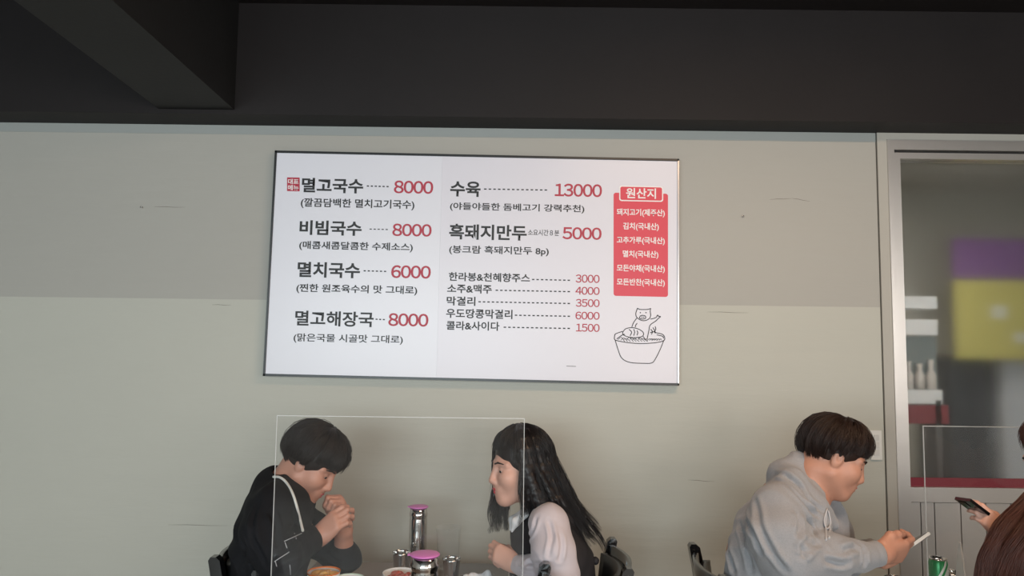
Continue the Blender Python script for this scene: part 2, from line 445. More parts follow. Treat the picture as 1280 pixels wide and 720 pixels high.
# casing round the door
zt = P(1150, 166, D).z
bm = BM(); box(bm, (xj, -.008, 0), (xo, .0, zo)); box(bm, (xj, -.008, zo), (xd1+.04, .0, zt)); box(bm, (xd1, -.008, 0), (xd1+.04, 0, zo))
tag(obj('trim_2', bm, M_case, bevel=.004), 'grey painted casing around the sliding door', 'trim', kind='structure')
bm = BM(); box(bm, (xj-.0035, -.002, 0), (xj-.0003, .0, zt)); tag(obj('trim_3', bm, mat('joint_brown', (.07, .062, .052, 1), .8)), 'dark joint line beside the door casing', 'trim', kind='structure')

# ------------------------------------------------------------------ sliding door
def dz(v, u=1200): return P(u, v, D).z
def dx(u, v=440): return P(u, v, D).x
door = thing('door_1', 'aluminium sliding door with hazy glass, red stripe and grooved lower panel', 'door', (xo, 0, 0)); door['kind'] = 'structure'
def dbox(name, parts, m, bev=.003):
    bm = BM()
    for a, b in parts: box(bm, (a[0]-xo, a[1], a[2]), (b[0]-xo, b[1], b[2]))
    return obj(name, bm, m, door, bevel=bev)
xf1 = dx(1123.3); xg0 = dx(1124.6); xs1 = dx(1133)
zh1 = dz(188.5, 1150); zr0 = dz(191, 1150); zg1 = dz(198.5, 1150)
zg0 = dz(598, 1139); zs0 = dz(609, 1139); zr1 = dz(627.5, 1139)
dbox('door_frame', [((xo, -.015, 0), (xf1, .10, zh1)), ((xo, -.015, zh1), (xd1, .10, zo))], M_alu)
dbox('shadow_gap', [((xf1, .03, 0), (xg0, .06, zh1)), ((xg0, .03, zr0), (xd1, .06, zh1))], M_alud, 0)
dbox('stile', [((xg0, .0, 0), (xs1, .07, zr0))], M_alu)
dbox('stile', [((xd1-.09, .0, 0), (xd1, .07, zr0))], M_alu)
dbox('top_rail', [((xs1, .0, zg1), (xd1-.09, .07, zr0))], M_alu)
dbox('middle_rail', [((xs1, .0, zr1), (xd1-.09, .07, zs0))], M_alu)
st = dbox('red_stripe', [((xs1, .022, zs0), (xd1-.09, .03, zg0))], M_red, 0); st['label'] = 'dark red tape stripe at the foot of the glass'
M_glass = mat('hazy_glass', (.95, .96, .955, 1), .13, trans=1.0, ior=1.45, spec=.5)
dbox('glass', [((xs1, .032, zs0), (xd1-.09, .038, zg1))], M_glass, 0)
bm = BM(); x = xs1; i = 0
edges = [xs1, dx(1155, 660)-.004, dx(1171, 660), dx(1204, 660)] + [dx(1204, 660) + .1*k for k in range(1, 7)] + [xd1-.09]
for a, b in zip(edges, edges[1:]): box(bm, (a-xo+.002, .012, .12), (b-xo-.002, .05, zr1-.004))
obj('lower_panel', bm, M_alu, door, bevel=.003)
dbox('panel_backing', [((xs1, .04, .12), (xd1-.09, .056, zr1))], M_alud, 0)
dbox('bottom_rail', [((xs1, .0, 0), (xd1-.09, .07, .12))], M_alu)

# ------------------------------------------------------------------ the room behind the glass
M_olive = mat('back_room_olive', (.46, .435, .37, 1), .8, vary=(2, .1))
bm = BM(); BY = 1.9
box(bm, (.9, BY, 0), (3.8, BY+.1, 2.6)); box(bm, (.8, WT, 0), (.9, BY+.1, 2.6)); box(bm, (3.8, WT, 0), (3.9, BY+.1, 2.6))
tag(obj('wall_back_room', bm, M_olive), 'dim olive walls of the room behind the door glass', 'wall', kind='structure')
bm = BM(); box(bm, (.8, WT, 2.6), (3.9, BY+.1, 2.7)); tag(obj('ceiling_back_room', bm, M_olive), 'dim ceiling of the room behind the door glass', 'ceiling', kind='structure')
def backq(name, label, cat, u0, v0, u1, v1, d, col, th=.02, rough=.6):
    a, b = P(u0, v0, d), P(u1, v1, d)
    bm = BM(); box(bm, (a.x, a.y, b.z), (b.x, a.y+th, a.z))
    return tag(obj(name, bm, mat('back_' + name + str(len(MATS)), col, rough), bevel=.003), label, cat)
pr = thing('hanging_banner', 'purple and yellow banner hanging behind the hazy door glass', 'banner', P(1240, 300, 4.3))
def bpart(name, u0, v0, u1, v1, d, col):
    a, b = P(u0, v0, d), P(u1, v1, d); o = pr.location; bm = BM()
    box(bm, (a.x-o.x, a.y-o.y, b.z-o.z), (b.x-o.x, a.y-o.y+.015, a.z-o.z)); return obj(name, bm, mat('banner_' + name, col, .6), pr)
bpart('purple_field', 1190, 298, 1330, 349, 4.3, srgb(116, 78, 128))
bpart('yellow_field', 1192, 350, 1330, 450, 4.3, srgb(188, 178, 98))
e = bpart('white_mark', 1240, 382, 1258, 398, 4.295, srgb(205, 205, 190))
e = bpart('white_mark', 1268, 416, 1300, 428, 4.295, srgb(205, 205, 190))
sh = thing('storage_shelf', 'white shelf unit seen blurred through the left of the door glass', 'shelf', P(1150, 720, 3.27))
o0 = sh.location.copy(); o0.z = 0; sh.location = o0
def spart(name, u0, v0, u1, v1, d, col, th=.09):
    a, b = P(u0, v0, d), P(u1, v1, d); bm = BM()
    box(bm, (a.x-o0.x, a.y-o0.y, b.z-o0.z), (b.x-o0.x, a.y-o0.y+th, a.z-o0.z)); return obj(name, bm, mat('shelf_' + name + str(col[0])[:5], col, .5), sh, bevel=.004)
W8 = (.85, .86, .86, 1)
spart('shelf_board', 1118, 370, 1171, 386, 3.27, W8); spart('shelf_board', 1118, 399, 1172, 419, 3.27, W8)
spart('shelf_board', 1118, 487, 1178, 505, 3.27, W8); spart('red_box', 1118, 506, 1186, 530, 3.27, srgb(130, 40, 50))
spart('back_panel', 1118, 420, 1172, 487, 3.33, srgb(120, 130, 130), .02)
spart('post', 1112, 365, 1122, 1000, 3.27, srgb(90, 90, 90), .09); spart('post', 1176, 500, 1186, 1000, 3.27, srgb(90, 90, 90), .09)
bm = BM()
for u, v0, h in ((1136, 452, 34), (1150, 455, 31), (1164, 450, 36)):
    c = P(u, v0 + h, 3.30); lathe(bm, [(0, 0), (.02, 0), (.02, .06), (.009, .085), (.012, h*3.30/925), (0, h*3.30/925)], 16, (c.x-o0.x, c.y-o0.y, c.z-o0.z))
obj('white_jars', bm, mat('jar_white', (.7, .65, .6, 1), .4), sh)
cb = thing('dark_cabinet', 'tall dark cabinet seen blurred through the door glass', 'cabinet', (P(1212, 500, 4.5).x, P(1212, 500, 4.5).y, 0))
a, b = P(1183, 445, 4.5), P(1240, 445, 4.5); hw = (b.x-a.x)/2; hz = a.z
bm = BM(); box(bm, (-hw, 0, .04), (hw, .3, hz)); obj('body', bm, mat('cabinet_dark', (.03, .032, .035, 1), .4), cb, bevel=.006)
bm = BM(); box(bm, (-hw+.01, -.016, .06), (-.004, 0, hz-.02)); box(bm, (.004, -.016, .06), (hw-.01, 0, hz-.02)); obj('door', bm, mat('cabinet_door', (.04, .043, .047, 1), .4), cb, bevel=.004)
fr = thing('white_refrigerator', 'pale refrigerator standing right of the dark cabinet behind the glass', 'refrigerator', (P(1294, 500, 4.45).x, P(1294, 500, 4.45).y, 0))
a, b = P(1247, 452, 4.45), P(1335, 452, 4.45); hw = (b.x-a.x)/2; hz = a.z
bm = BM(); box(bm, (-hw, 0, .03), (hw, .4, hz)); obj('body', bm, mat('fridge_grey', (.42, .43, .44, 1), .4), fr, bevel=.01)
bm = BM(); box(bm, (-hw, -.03, hz-.16), (hw, -.002, hz)); box(bm, (-hw, -.03, .05), (hw, -.002, hz-.17)); obj('door', bm, mat('fridge_door', (.55, .56, .57, 1), .35), fr, bevel=.008)

# ------------------------------------------------------------------ menu board
SD = D - .034                                            # plane of the printed sheets
C4 = [(343.5, 188), (849, 198.5), (849, 482), (328.5, 470)]
org = P(343.5, 188, SD)
sign = thing('menu_board', 'large white Korean menu board in a thin black frame on the wall', 'menu board', (P(590, 335, SD).x, 0, P(590, 335, SD).z))
so = sign.location
def quad(px, d, th, name, m, parent=sign):
    f = [P(u, v, d) - so for u, v in px]; bk = [p + Vector((0, th, 0)) for p in f]
    bm = BM(); prism(bm, f, bk); return obj(name, bm, m, parent)
def inset(q, l, t, r, b):
    (a, c, e, g) = q
    return [(a[0]+l, a[1]+t), (c[0]-r, c[1]+t), (e[0]-r, e[1]-b), (g[0]+l, g[1]-b)]
quad(C4, D-.030, .028, 'backing', M_frame)
I4 = inset(C4, 2.6, 3.2, 2.2, 3.0)
mt, mb = (553, I4[0][1] + (553-346)/503*10.4), (545.5, I4[3][1] + (545.5-331)/516*12)
quad([I4[0], (mt[0]-.03, mt[1]), (mb[0]-.03, mb[1]), I4[3]], D-.034, .004, 'left_sheet', M_white)
quad([(mt[0]+.03, mt[1]), I4[1], I4[2], (mb[0]+.03, mb[1])], D-.0345, .0045, 'right_sheet', mat('sign_white_light_tint', (.712, .693, .765, 1), .32))  # same white, slightly darker and pinker: tint of the light put into the colour
def bar(name, a, b, wd, m):
    pts = [(a[0], a[1]), (b[0], b[1])]
    va = Vector((b[0]-a[0], b[1]-a[1])).normalized(); nn = Vector((-va.y, va.x)) * wd
    quad([a, b, (b[0]+nn.x, b[1]+nn.y), (a[0]+nn.x, a[1]+nn.y)], D-.040, .012, name, m)
bar('frame_rail', C4[0], C4[1], 2.6, M_frame); bar('frame_rail', C4[1], C4[2], 2.0, M_silver)
bar('frame_rail', C4[2], C4[3], 2.8, M_frame); bar('frame_rail', C4[3], C4[0], 2.4, M_frame)

PD = SD - .0012
def text_mesh(body, bold, spacing=1.0):
    cu = bpy.data.curves.new('t', 'FONT'); cu.body = body; cu.offset = bold; cu.resolution_u = 4; cu.space_character = spacing; cu.fill_mode = 'FRONT'
    o = bpy.data.objects.new('t', cu); COL.objects.link(o)
    dg = bpy.context.evaluated_depsgraph_get(); me = bpy.data.meshes.new_from_object(o.evaluated_get(dg))
    bpy.data.objects.remove(o); return me
SLP = .021
def put(me, u0, t, u1, b, name, m, d=PD, parent=sign):
    co = np.empty(len(me.vertices)*3, np.float32); me.vertices.foreach_get('co', co); co = co.reshape(-1, 3)
    mn, mxx = co.min(0), co.max(0); dy = SLP*(u1-u0); h = (b-t)-dy
    out = []
    for x, y, z in co:
        fx = (x-mn[0])/(mxx[0]-mn[0]); fy = (mxx[1]-y)/(mxx[1]-mn[1])
        v = t + dy*fx + h*fy; u = u0 + (u1-u0)*fx - .05*(849-(u0+u1)/2)/506*h*(fy-.5)
        out.extend(P(u, v, d) - so)
    me.vertices.foreach_set('co', out); me.update()
    me.materials.clear()
    return link(name, me, m, parent)
FW = {ord(c): ord(c)+0xFEE0 for c in '0123456789'}
def dish(s, *b, bold=.028): put(text_mesh(s, bold), *b, 'dish_name', M_ink)
def note(s, *b, bold=.019): put(text_mesh(s, bold), *b, 'dish_note', M_ink)
def price(s, *b, bold=.020): put(text_mesh(s.translate(FW), bold, .14), *b, 'price', M_price)
def dots(u0, v0, u1, v1, n, lw=.75):
    bm = BM()
    for i in range(n):
        f0 = i/n; f1 = (i+.55)/n
        a = (u0+(u1-u0)*f0, v0+(v1-v0)*f0); b = (u0+(u1-u0)*f1, v0+(v1-v0)*f1)
        vs = [bm.verts.new(P(u, v, PD)-so) for u, v in ((a[0], a[1]-lw), (b[0], b[1]-lw), (b[0], b[1]+lw), (a[0], a[1]+lw))]
        bm.faces.new(vs[::-1])
    obj('leader_dashes', bm, M_ink, sign)
dish('멸고국수', 377.3, 222, 454, 242); dots(458.5, 232.5, 488, 233.3, 6); price('8000', 492.5, 225.5, 541.5, 242.5); note('(깔끔담백한 멸치고기국수)', 376, 247.3, 518, 263)
dish('비빔국수', 374.5, 275, 452, 295); dots(462, 286.3, 487, 287, 5, .6); price('8000', 490.5, 279.3, 539.5, 296); note('(매콤새콤달콤한 수제소스)', 374, 301, 516, 315.5)
dish('멸치국수', 372, 327, 450, 348); dots(454.5, 338.5, 485, 339.3, 6); price('6000', 489, 331.3, 538.5, 348.5); note('(찐한 원조육수의 맛 그대로)', 370.5, 354.5, 521.5, 369.5)
dish('멸고해장국', 369, 388, 467, 409, bold=.021); dots(469.5, 399, 483, 399.6, 3); price('8000', 485.5, 391.3, 535.5, 408.5); note('(맑은국물 시골맛 그대로)', 367, 416.5, 503.5, 431, bold=.013)
dish('수육', 562.8, 226.3, 600.7, 246.2); dots(605, 236.3, 686.5, 237.6, 14); price('13000', 693.5, 229.2, 752.5, 246.6); note('(야들야들한 돔베고기 강력추천)', 562.5, 252.7, 730.5, 267)
dish('흑돼지만두', 561.5, 279.5, 658.5, 301); put(text_mesh('소요시간８분', .012), 660, 286.6, 699, 295, 'dish_note', M_ink); price('5000', 703, 283.6, 752, 300); note('(봉크람 흑돼지만두 8p)', 561.5, 306.3, 686, 320.5)
for s, b, dd, p, pb_ in (('한라봉&천혜향주스', (561, 340, 662.5, 353.2), (665, 349.3, 715, 350.4, 9), '3000', (719.5, 343, 749.5, 353.8)),
                   ('소주&맥주', (559, 354.8, 614.8, 367.2), (619.5, 362.8, 715, 364.6, 17), '4000', (719.3, 358.3, 749.5, 368.8)),
                   ('막걸리', (558.3, 370.3, 594.3, 382.4), (598, 377.2, 715, 379.4, 21), '3500', (719.7, 373.6, 749.5, 384)),
                   ('우도땅콩막걸리', (557.7, 385.5, 640.6, 399), (643.5, 394, 715, 395.4, 13), '6000', (719.3, 389.4, 749.5, 399.8)),
                   ('콜라&사이다', (558, 401, 624.3, 413.6), (629.5, 409, 715, 410.6, 15), '1500', (720, 404.4, 749.5, 415))):
    put(text_mesh(s, .022), *b, 'drink_name', M_ink); dots(*dd); price(p, *pb_, bold=.012)
def rrect(u0, v0, u1, v1, r, d, name, m, parent=sign, hole=0):
    pts = []
    for cx, cy, a0 in ((u1-r, v0+r, -90), (u1-r, v1-r, 0), (u0+r, v1-r, 90), (u0+r, v0+r, 180)):
        for k in range(6):
            a = R(a0 + 18*k); pts.append((cx + r*math.cos(a), cy + r*math.sin(a)))
    dy = lambda u, v: (u, v + SLP*(u-(u0+u1)/2))
    bm = BM(); vs = [bm.verts.new(P(*dy(*p), d)-so) for p in pts]; bm.faces.new(vs[::-1])
    return obj(name, bm, m, parent)
org_p = rrect(767, 241.5, 835, 370.5, 3, PD, 'origin_panel', M_panel)
rrect(774, 232.5, 829, 251.8, 3, PD-.0004, 'title_border', M_wink, org_p); rrect(775.4, 233.8, 827.6, 250.4, 2.4, PD-.0008, 'title_tab', M_panel, org_p)
put(text_mesh('원산지', .02), 782.5, 234.8, 820, 248.6, 'origin_title', M_wink, PD-.0012, org_p)
for s, b in (('돼지고기(제주산)', (771, 260.5, 831, 271.8)), ('김치(국내산)', (778.8, 278, 823.5, 289)), ('고추가루(국내산)', (771, 295.4, 831, 306.6)),
             ('멸치(국내산)', (778.5, 312.8, 823, 323.6)), ('모든야채(국내산)', (771, 330.4, 831, 341.6)), ('모든반찬(국내산)', (771, 347.8, 831, 359))):
    put(text_mesh(s, .022), *b, 'origin_line', M_wink, PD-.0008, org_p)
stp = rrect(358.8, 221.8, 374.6, 239, .6, PD, 'stamp', M_price)
put(text_mesh('대표', .02), 360, 223.5, 373.3, 230.3, 'stamp_text', M_wink, PD-.0006, stp); put(text_mesh('메뉴', .02), 360, 231.2, 373.3, 238, 'stamp_text', M_wink, PD-.0006, stp)
# line drawing: a pig standing in a bowl of noodles
bmd = BM()
def ink(pts, wd=.50, close=False):
    q = [(760+x/7.2, 370+y/7.2) for x, y in pts]
    if close: q.append(q[0])
    sp = spline([(u, v, 0) for u, v in q], 4) if len(q) > 2 else [Vector((*p, 0)) for p in q]
    for a, b in zip(sp, sp[1:]):
        t = b-a
        if t.length < 1e-5: continue
        t.normalize(); n = Vector((-t.y, t.x, 0))*wd; e = t*wd*.5
        vs = [bmd.verts.new(P(p.x, p.y, PD)-so) for p in (a-n-e, b-n+e, b+n+e, a+n-e)]
        bmd.faces.new(vs[::-1])
ink([(60,355),(70,340),(130,318)]); ink([(60,355),(58,385),(75,400),(180,420),(300,428),(430,420),(500,402),(510,375),(490,345),(430,330)])
ink([(66,400),(90,480),(125,560),(200,598),(320,606),(395,602),(430,560),(470,480),(500,405)], .5); ink([(80,385),(130,350),(150,345)]); ink([(440,350),(490,362),(500,380)])
ink([(130,330),(160,295),(220,285),(280,300),(318,330),(310,362),(250,375),(180,368),(140,350),(130,330)]); ink([(190,300),(212,325),(200,358)]); ink([(232,300),(240,325),(232,355)]); ink([(262,312),(268,330),(262,352)])
ink([(265,110),(258,130),(250,160),(258,190),(290,215),(330,222),(370,205),(384,175),(380,140),(384,112)]); ink([(265,110),(285,120),(325,122),(360,120),(384,112)])
ink([(290,180),(310,174),(335,180),(338,200),(312,208),(285,200),(290,180)]); ink([(290,148),(292,152)], .7); ink([(341,148),(343,152)], .7); ink([(305,186),(306,196)], .5); ink([(321,186),(322,196)], .5)
ink([(258,200),(230,240),(215,278)]); ink([(262,245),(250,262),(246,280)]); ink([(384,208),(430,195),(446,172),(455,182),(472,186),(450,205),(430,225),(380,262),(368,310),(352,388)]); ink([(318,365),(335,388),(352,388)])
ink([(385,300),(400,320),(392,345)]); ink([(405,285),(420,310),(425,335)]); ink([(425,275),(430,300),(415,325)]); ink([(380,330),(410,322),(432,330)])
for k in range(9): ink([(90+k*26, 392+4*(k % 2)), (120+k*24, 372+5*(k % 3)), (150+k*26, 410)], .33)
for k in range(6): ink([(350+k*22, 402-3*(k % 2)), (375+k*20, 385), (405+k*15, 396)], .33)
obj('pig_drawing', bmd, M_ink, sign)
bm = BM(); vs = [bm.verts.new(P(u, v, PD)-so) for u, v in ((708, 457.2), (720, 457.6), (720, 458.4), (708, 458))]; bm.faces.new(vs[::-1]); obj('scratch_mark', bm, mat('scuff_grey', (.22, .21, .22, 1), .7), sign)

# small wall fittings and marks
sw = thing('light_switch_plate', 'white three gang light switch plate behind the grey hooded man', 'light switch', (P(1094, 556, D).x, 0, P(1094, 556, D).z))
a, b = P(1086, 538, D), P(1101, 574.5, D); hx, hz = (b.x-a.x)/2, (a.z-b.z)/2
bm = BM(); box(bm, (-hx, -.009, -hz), (hx, 0, hz)); obj('plate', bm, mat('switch_white', (.72, .71, .68, 1), .35), sw, bevel=.003)
for k in (-1, 0, 1):
    bm = BM(); box(bm, (-hx*.45, -.014, k*hz*.52-hz*.2), (hx*.45, -.009, k*hz*.52+hz*.2)); obj('rocker', bm, mat('rocker_white', (.62, .61, .59, 1), .3), sw, bevel=.0015)
for u, v, lb in ((928, 271, 'small nail in the beige wall right of the menu board'), (178, 259.5, 'small nail in the grey wall left of the menu board')):
    p = P(u, v, D); bm = BM(); lathe(bm, [(0, 0), (.0035, 0), (.0035, .002), (.0014, .003), (.0014, .014), (0, .014)], 12); bmesh.ops.rotate(bm, matrix=Matrix.Rotation(R(-90), 3, 'X'), verts=bm.verts)
    bmesh.ops.translate(bm, vec=(0, -.012, 0), verts=bm.verts)
    o = obj('nail', bm, M_steel); o.location = p; tag(o, lb, 'nail')

# ------------------------------------------------------------------ tables
TZ = .72
def table(label, x0, x1, d0, d1):
    t = thing('restaurant_table', label, 'table', ((x0+x1)/2, -D+(d0+d1)/2, 0), group='restaurant tables')
    hx, hy = (x1-x0)/2, (d1-d0)/2
    bm = BM(); box(bm, (-hx, -hy, TZ-.03), (hx, hy, TZ)); obj('table_top', bm, M_table, t, bevel=.006)
    for sy in (-1, 1):
        bm = BM(); box(bm, (-.03, sy*(hy-.28)-.03, .02), (.03, sy*(hy-.28)+.03, TZ-.03)); obj('leg', bm, M_cblack, t, bevel=.006)
        bm = BM(); box(bm, (-.26, sy*(hy-.28)-.035, 0), (.26, sy*(hy-.28)+.035, .03)); obj('foot', bm, M_cblack, t, bevel=.008)
    return t
table('brown grey laminate table between the man in black and the long haired woman', -.70, 0.0, 1.55, 2.78)
table('brown grey laminate table in front of the man in the grey hoodie', 1.20, 1.82, 1.60, 2.62)

# ------------------------------------------------------------------ chairs (local: sitter faces +x)
def make_chair(label):
    t = thing('dining_chair', label, 'chair', group='black dining chairs')
    bm = BM(); box(bm, (-.20, -.20, .42), (.15, .20, .445)); obj('seat_frame', bm, M_cblack, t, bevel=.006)
    bm = BM(); box(bm, (-.185, -.19, .446), (.146, .19, .485)); obj('seat', bm, M_vinyl, t, True, bevel=.016, seg=3)
    for sy in (-1, 1):
        bm = BM(); prism(bm, [(.10, sy*.18-.018, .42), (.136, sy*.18-.018, .42), (.136, sy*.18+.018, .42), (.10, sy*.18+.018, .42)],
                             [(.11, sy*.185-.012, 0), (.136, sy*.185-.012, 0), (.136, sy*.185+.012, 0), (.11, sy*.185+.012, 0)]); obj('leg', bm, M_cblack, t, bevel=.003)
        bm = BM(); prism(bm, [(-.20, sy*.18-.018, .44), (-.164, sy*.18-.018, .44), (-.164, sy*.18+.018, .44), (-.20, sy*.18+.018, .44)],
                             [(-.235, sy*.185-.013, 0), (-.205, sy*.185-.013, 0), (-.205, sy*.185+.013, 0), (-.235, sy*.185+.013, 0)]); obj('leg', bm, M_cblack, t, bevel=.003)
        # back post with a rounded head, leaning back
        f, g = [], []
        for x, z in ((-.200, .44), (-.222, .62), (-.250, .80), (-.262, .862), (-.256, .872), (-.240, .872), (-.228, .862), (-.214, .80), (-.186, .62), (-.164, .44)):
            f.append((x, sy*.175-.016, z)); g.append((x, sy*.175+.016, z))
        bm = BM(); prism(bm, f, g); obj('back_post', bm, M_cblack, t, bevel=.003)
    def curved(z0, z1, th, bulge, lean0, lean1, yy):
        bm = BM(); n = 12; F, Bk = [], []
        for j in range(5):
            z = z0 + (z1-z0)*j/4; x0 = lean0 + (lean1-lean0)*j/4
            F.append([bm.verts.new((x0 - bulge*(1-(2*i/n-1)**2) + th/2, yy*(2*i/n-1), z)) for i in range(n+1)])
            Bk.append([bm.verts.new((x0 - bulge*(1-(2*i/n-1)**2) - th/2, yy*(2*i/n-1), z)) for i in range(n+1)])
        for j in range(4):
            for i in range(n):
                bm.faces.new((F[j][i], F[j][i+1], F[j+1][i+1], F[j+1][i])); bm.faces.new((Bk[j][i+1], Bk[j][i], Bk[j+1][i], Bk[j+1][i+1]))
        for i in range(n):
            bm.faces.new((F[4][i], F[4][i+1], Bk[4][i+1], Bk[4][i])); bm.faces.new((Bk[0][i], Bk[0][i+1], F[0][i+1], F[0][i]))
        for j in range(4):
            bm.faces.new((Bk[j][0], F[j][0], F[j+1][0], Bk[j+1][0])); bm.faces.new((F[j][n], Bk[j][n], Bk[j+1][n], F[j+1][n]))
        return bm
    obj('backrest', curved(.56, .852, .016, .035, -.205, -.238, .158), M_cblack, t, True, bevel=.005)
    obj('back_pad', curved(.59, .83, .022, .035, -.185, -.213, .135), M_vinyl, t, True, bevel=.008, seg=3)
    bm = BM(); tube(bm, [(-.21, -.18, .2), (-.21, .18, .2)], .009); obj('stretcher', bm, M_cblack, t)
    return t
def dup(root, label):
    r = root.copy(); COL.objects.link(r); r['label'] = label
    for ch in list(root.children):
        c = ch.copy(); COL.objects.link(c); c.parent = r
    return r
chair = make_chair('black lacquer chair carrying the man in the black jacket')
chair.location = (-.635, -D+2.46, 0)
def put_chair(label, x, d, rz, sz=1.0):
    c = dup(chair, label); c.location = (x, -D+d, 0); c.rotation_euler = (0, 0, R(rz)); c.scale = (1, 1, sz)
put_chair('black lacquer chair behind the back of the woman in the vest', .11, 2.44, 180, .985)
put_chair('empty black lacquer chair nearer the camera beside the woman in the vest', -.14, 2.02, 180, 1.02)
put_chair('empty black lacquer chair nearer the camera in front of the man in black', -.478, 2.03, 0, .985)
put_chair('black lacquer chair carrying the man in the grey hoodie', .85, 2.31, 0, 1.005)
put_chair('black lacquer chair carrying the woman with chestnut hair at the right edge', 1.93, 2.05, 180, 1.0)

# ------------------------------------------------------------------ clear table dividers
def divider(label, x0, x1, z1, d, feet, fh=.20, fl=.10):
    t = thing('clear_divider', label, 'divider', ((x0+x1)/2, -D+d, TZ), group='clear table dividers')
    hx = (x1-x0)/2; h = z1-TZ
    bm = BM(); box(bm, (-hx, -.0015, .004), (hx, .0015, h)); obj('sheet', bm, M_acr, t)
    bm = BM(); e = .0018
    box(bm, (-hx-e, -e, .004), (-hx, e, h)); box(bm, (hx, -e, .004), (hx+e, e, h)); box(bm, (-hx-e, -e, h), (hx+e, e, h+e)); obj('polished_edge', bm, M_acre, t)
    for fx in feet:
        bm = BM(); prism(bm, [(fx-.002, -fl, 0), (fx-.002, fl, 0), (fx-.002, .006, fh), (fx-.002, -.006, fh)], [(fx+.002, -fl, 0), (fx+.002, fl, 0), (fx+.002, .006, fh), (fx+.002, -.006, fh)])
        obj('foot', bm, M_acre, t)
    return t
a, b = P(347, 518.5, 2.1), P(655, 525, 2.1)
divider('clear acrylic divider standing between the man in black and the woman', a.x, b.x, (a.z+b.z)/2, 2.1, (-.27,), .05, .06)
a = P(1154, 533, 2.36)
divider('clear acrylic divider standing before the can on the right table', a.x, a.x+.52, a.z, 2.36, (-.26+P(1200, 690, 2.36).x-a.x, .2), .20, .04)

# ------------------------------------------------------------------ tableware
def bottle(label, u, d, r, h, group='steel water bottles with pink lids'):
    p = P(u, 700, d); t = thing('water_bottle', label, 'bottle', (p.x, p.y, TZ), group=group)
    bm = BM(); lathe(bm, [(0, 0), (r*.93, 0), (r*.96, .004), (r*.96, h*.78), (r*.93, h*.80), (r*.93, h*.82), (r*.99, h*.85), (r*.99, h*.885), (r*.93, h*.90), (r*.93, h*.971), (0, h*.971)], 48); obj('body', bm, M_steel, t, True)
    bm = BM(); lathe(bm, [(0, h*.972), (r*.97, h*.972), (r*1.05, h*.975), (r*1.06, h*.982), (r*1.0, h*.991), (r*.6, h*.997), (0, h)], 48)
    lid = obj('lid', bm, M_pink, t, True); lid['label'] = 'pink silicone lid'
    bm = BM(); box(bm, (-r*1.20, -.010, h*.976), (-r*.9, .010, h*.986)); obj('lid_tab', bm, M_pink, lid, bevel=.003)
    return t
bottle('tall steel water bottle with pink lid standing farther back on the table', 522, 2.70, .0325, .222)
bottle('steel water bottle with pink lid nearest the camera, larger of the two', 531, 2.02, .0375, .240)
def tumbler(label, u, d, r, h):
    p = P(u, 700, d); o = None
    bm = BM(); lathe(bm, [(0, .0), (r*.74, 0), (r*.76, .004), (r*.88, h*.6), (r*.97, h*.93), (r*1.0, h), (r*.96, h-.001), (r*.93, h*.93), (r*.8, h*.5), (r*.7, .006), (0, .005)], 40)
    o = obj('steel_tumbler', bm, M_steel, None, True); o.location = (p.x, p.y, TZ)
    return tag(o, label, 'cup', 'steel tumblers')
tumbler('steel tumbler left of the tall water bottle', 501.5, 2.62, .031, .082)
tumbler('steel tumbler right of the bottles, beside the clear plastic tumbler', 564.5, 2.55, .031, .082)
tumbler('shorter steel cup tucked against the right of the nearer water bottle', 555, 2.36, .030, .070)
tumbler('steel tumbler on the right table under the phone hand of the hooded man', 1117, 2.40, .031, .08)
tumbler('steel tumbler behind the green can on the right table', 1189, 2.47, .030, .08)
# clear plastic tumbler
p = P(560, 700, 2.68); bm = BM()
lathe(bm, [(0, .001), (.033, .001), (.036, .01), (.0445, .148), (.047, .150), (.047, .153), (.0435, .153), (.034, .012), (0, .006)], 40)
o = obj('clear_plastic_jug', bm, M_plast, None, True); o.location = (p.x, p.y, TZ); tag(o, 'clear plastic water jug behind the steel tumbler, nearly invisible', 'jug')
# bowls and dishes
def bowl(name, label, cat, u, d, r, h, m, rim=None, food=None, foodname=None, base=0.0):
    p = P(u, 700, d); t = thing(name, label, cat, (p.x, p.y, TZ+base), group='dishes on the left table')
    bm = BM(); lathe(bm, [(0, 0), (r*.5, 0), (r*.52, .006), (r*.82, h*.5), (r*.985, h*.93), (r*.95, h*.93), (r*.78, h*.52), (r*.45, .012), (0, .010)], 48); obj('body', bm, m, t, True)
    bm = BM(); lathe(bm, [(r*.95, h*.93), (r*.985, h*.93), (r, h*.97), (r*.985, h), (r*.96, h*.985), (r*.95, h*.93)], 48); o = obj('rim', bm, rim or m, t, True)
    if food:
        rs = random.Random(int(u)); s = Sdf()
        for k in range(26):
            a, q = rs.uniform(0, 6.28), r*.72*math.sqrt(rs.random()); s.ell((q*math.cos(a), q*math.sin(a), h*.72 + rs.uniform(0, .012)*(1-q/r)+.006), (.012, .008, .006), np.array(Matrix.Rotation(rs.uniform(0, 3), 3, 'Z')), .004)
        s.ell((0, 0, h*.62), (r*.78, r*.78, h*.2), None, .006)
        link(foodname, s.mesh(foodname, .0025), food, t, True)
M_porc = mat('white_porcelain', (.72, .71, .69, 1), .2); M_orange = mat('orange_glaze', srgb(222, 120, 40), .25); M_green = mat('pale_green_rim', srgb(190, 205, 190), .25)
M_kim = mat('red_kimchi', srgb(170, 62, 30), .35, vary=(120, .4)); M_pickle = mat('yellow_noodle_food', srgb(225, 175, 95), .4, vary=(120, .3))
bowl('noodle_bowl', 'small orange rimmed bowl in front of the man in black', 'bowl', 405, 2.42, .053, .073, M_porc, M_orange, M_pickle, 'noodles')
bowl('side_dish_plate', 'white side dish plate right of the orange rimmed bowl', 'plate', 437, 2.40, .050, .058, M_porc, M_green)
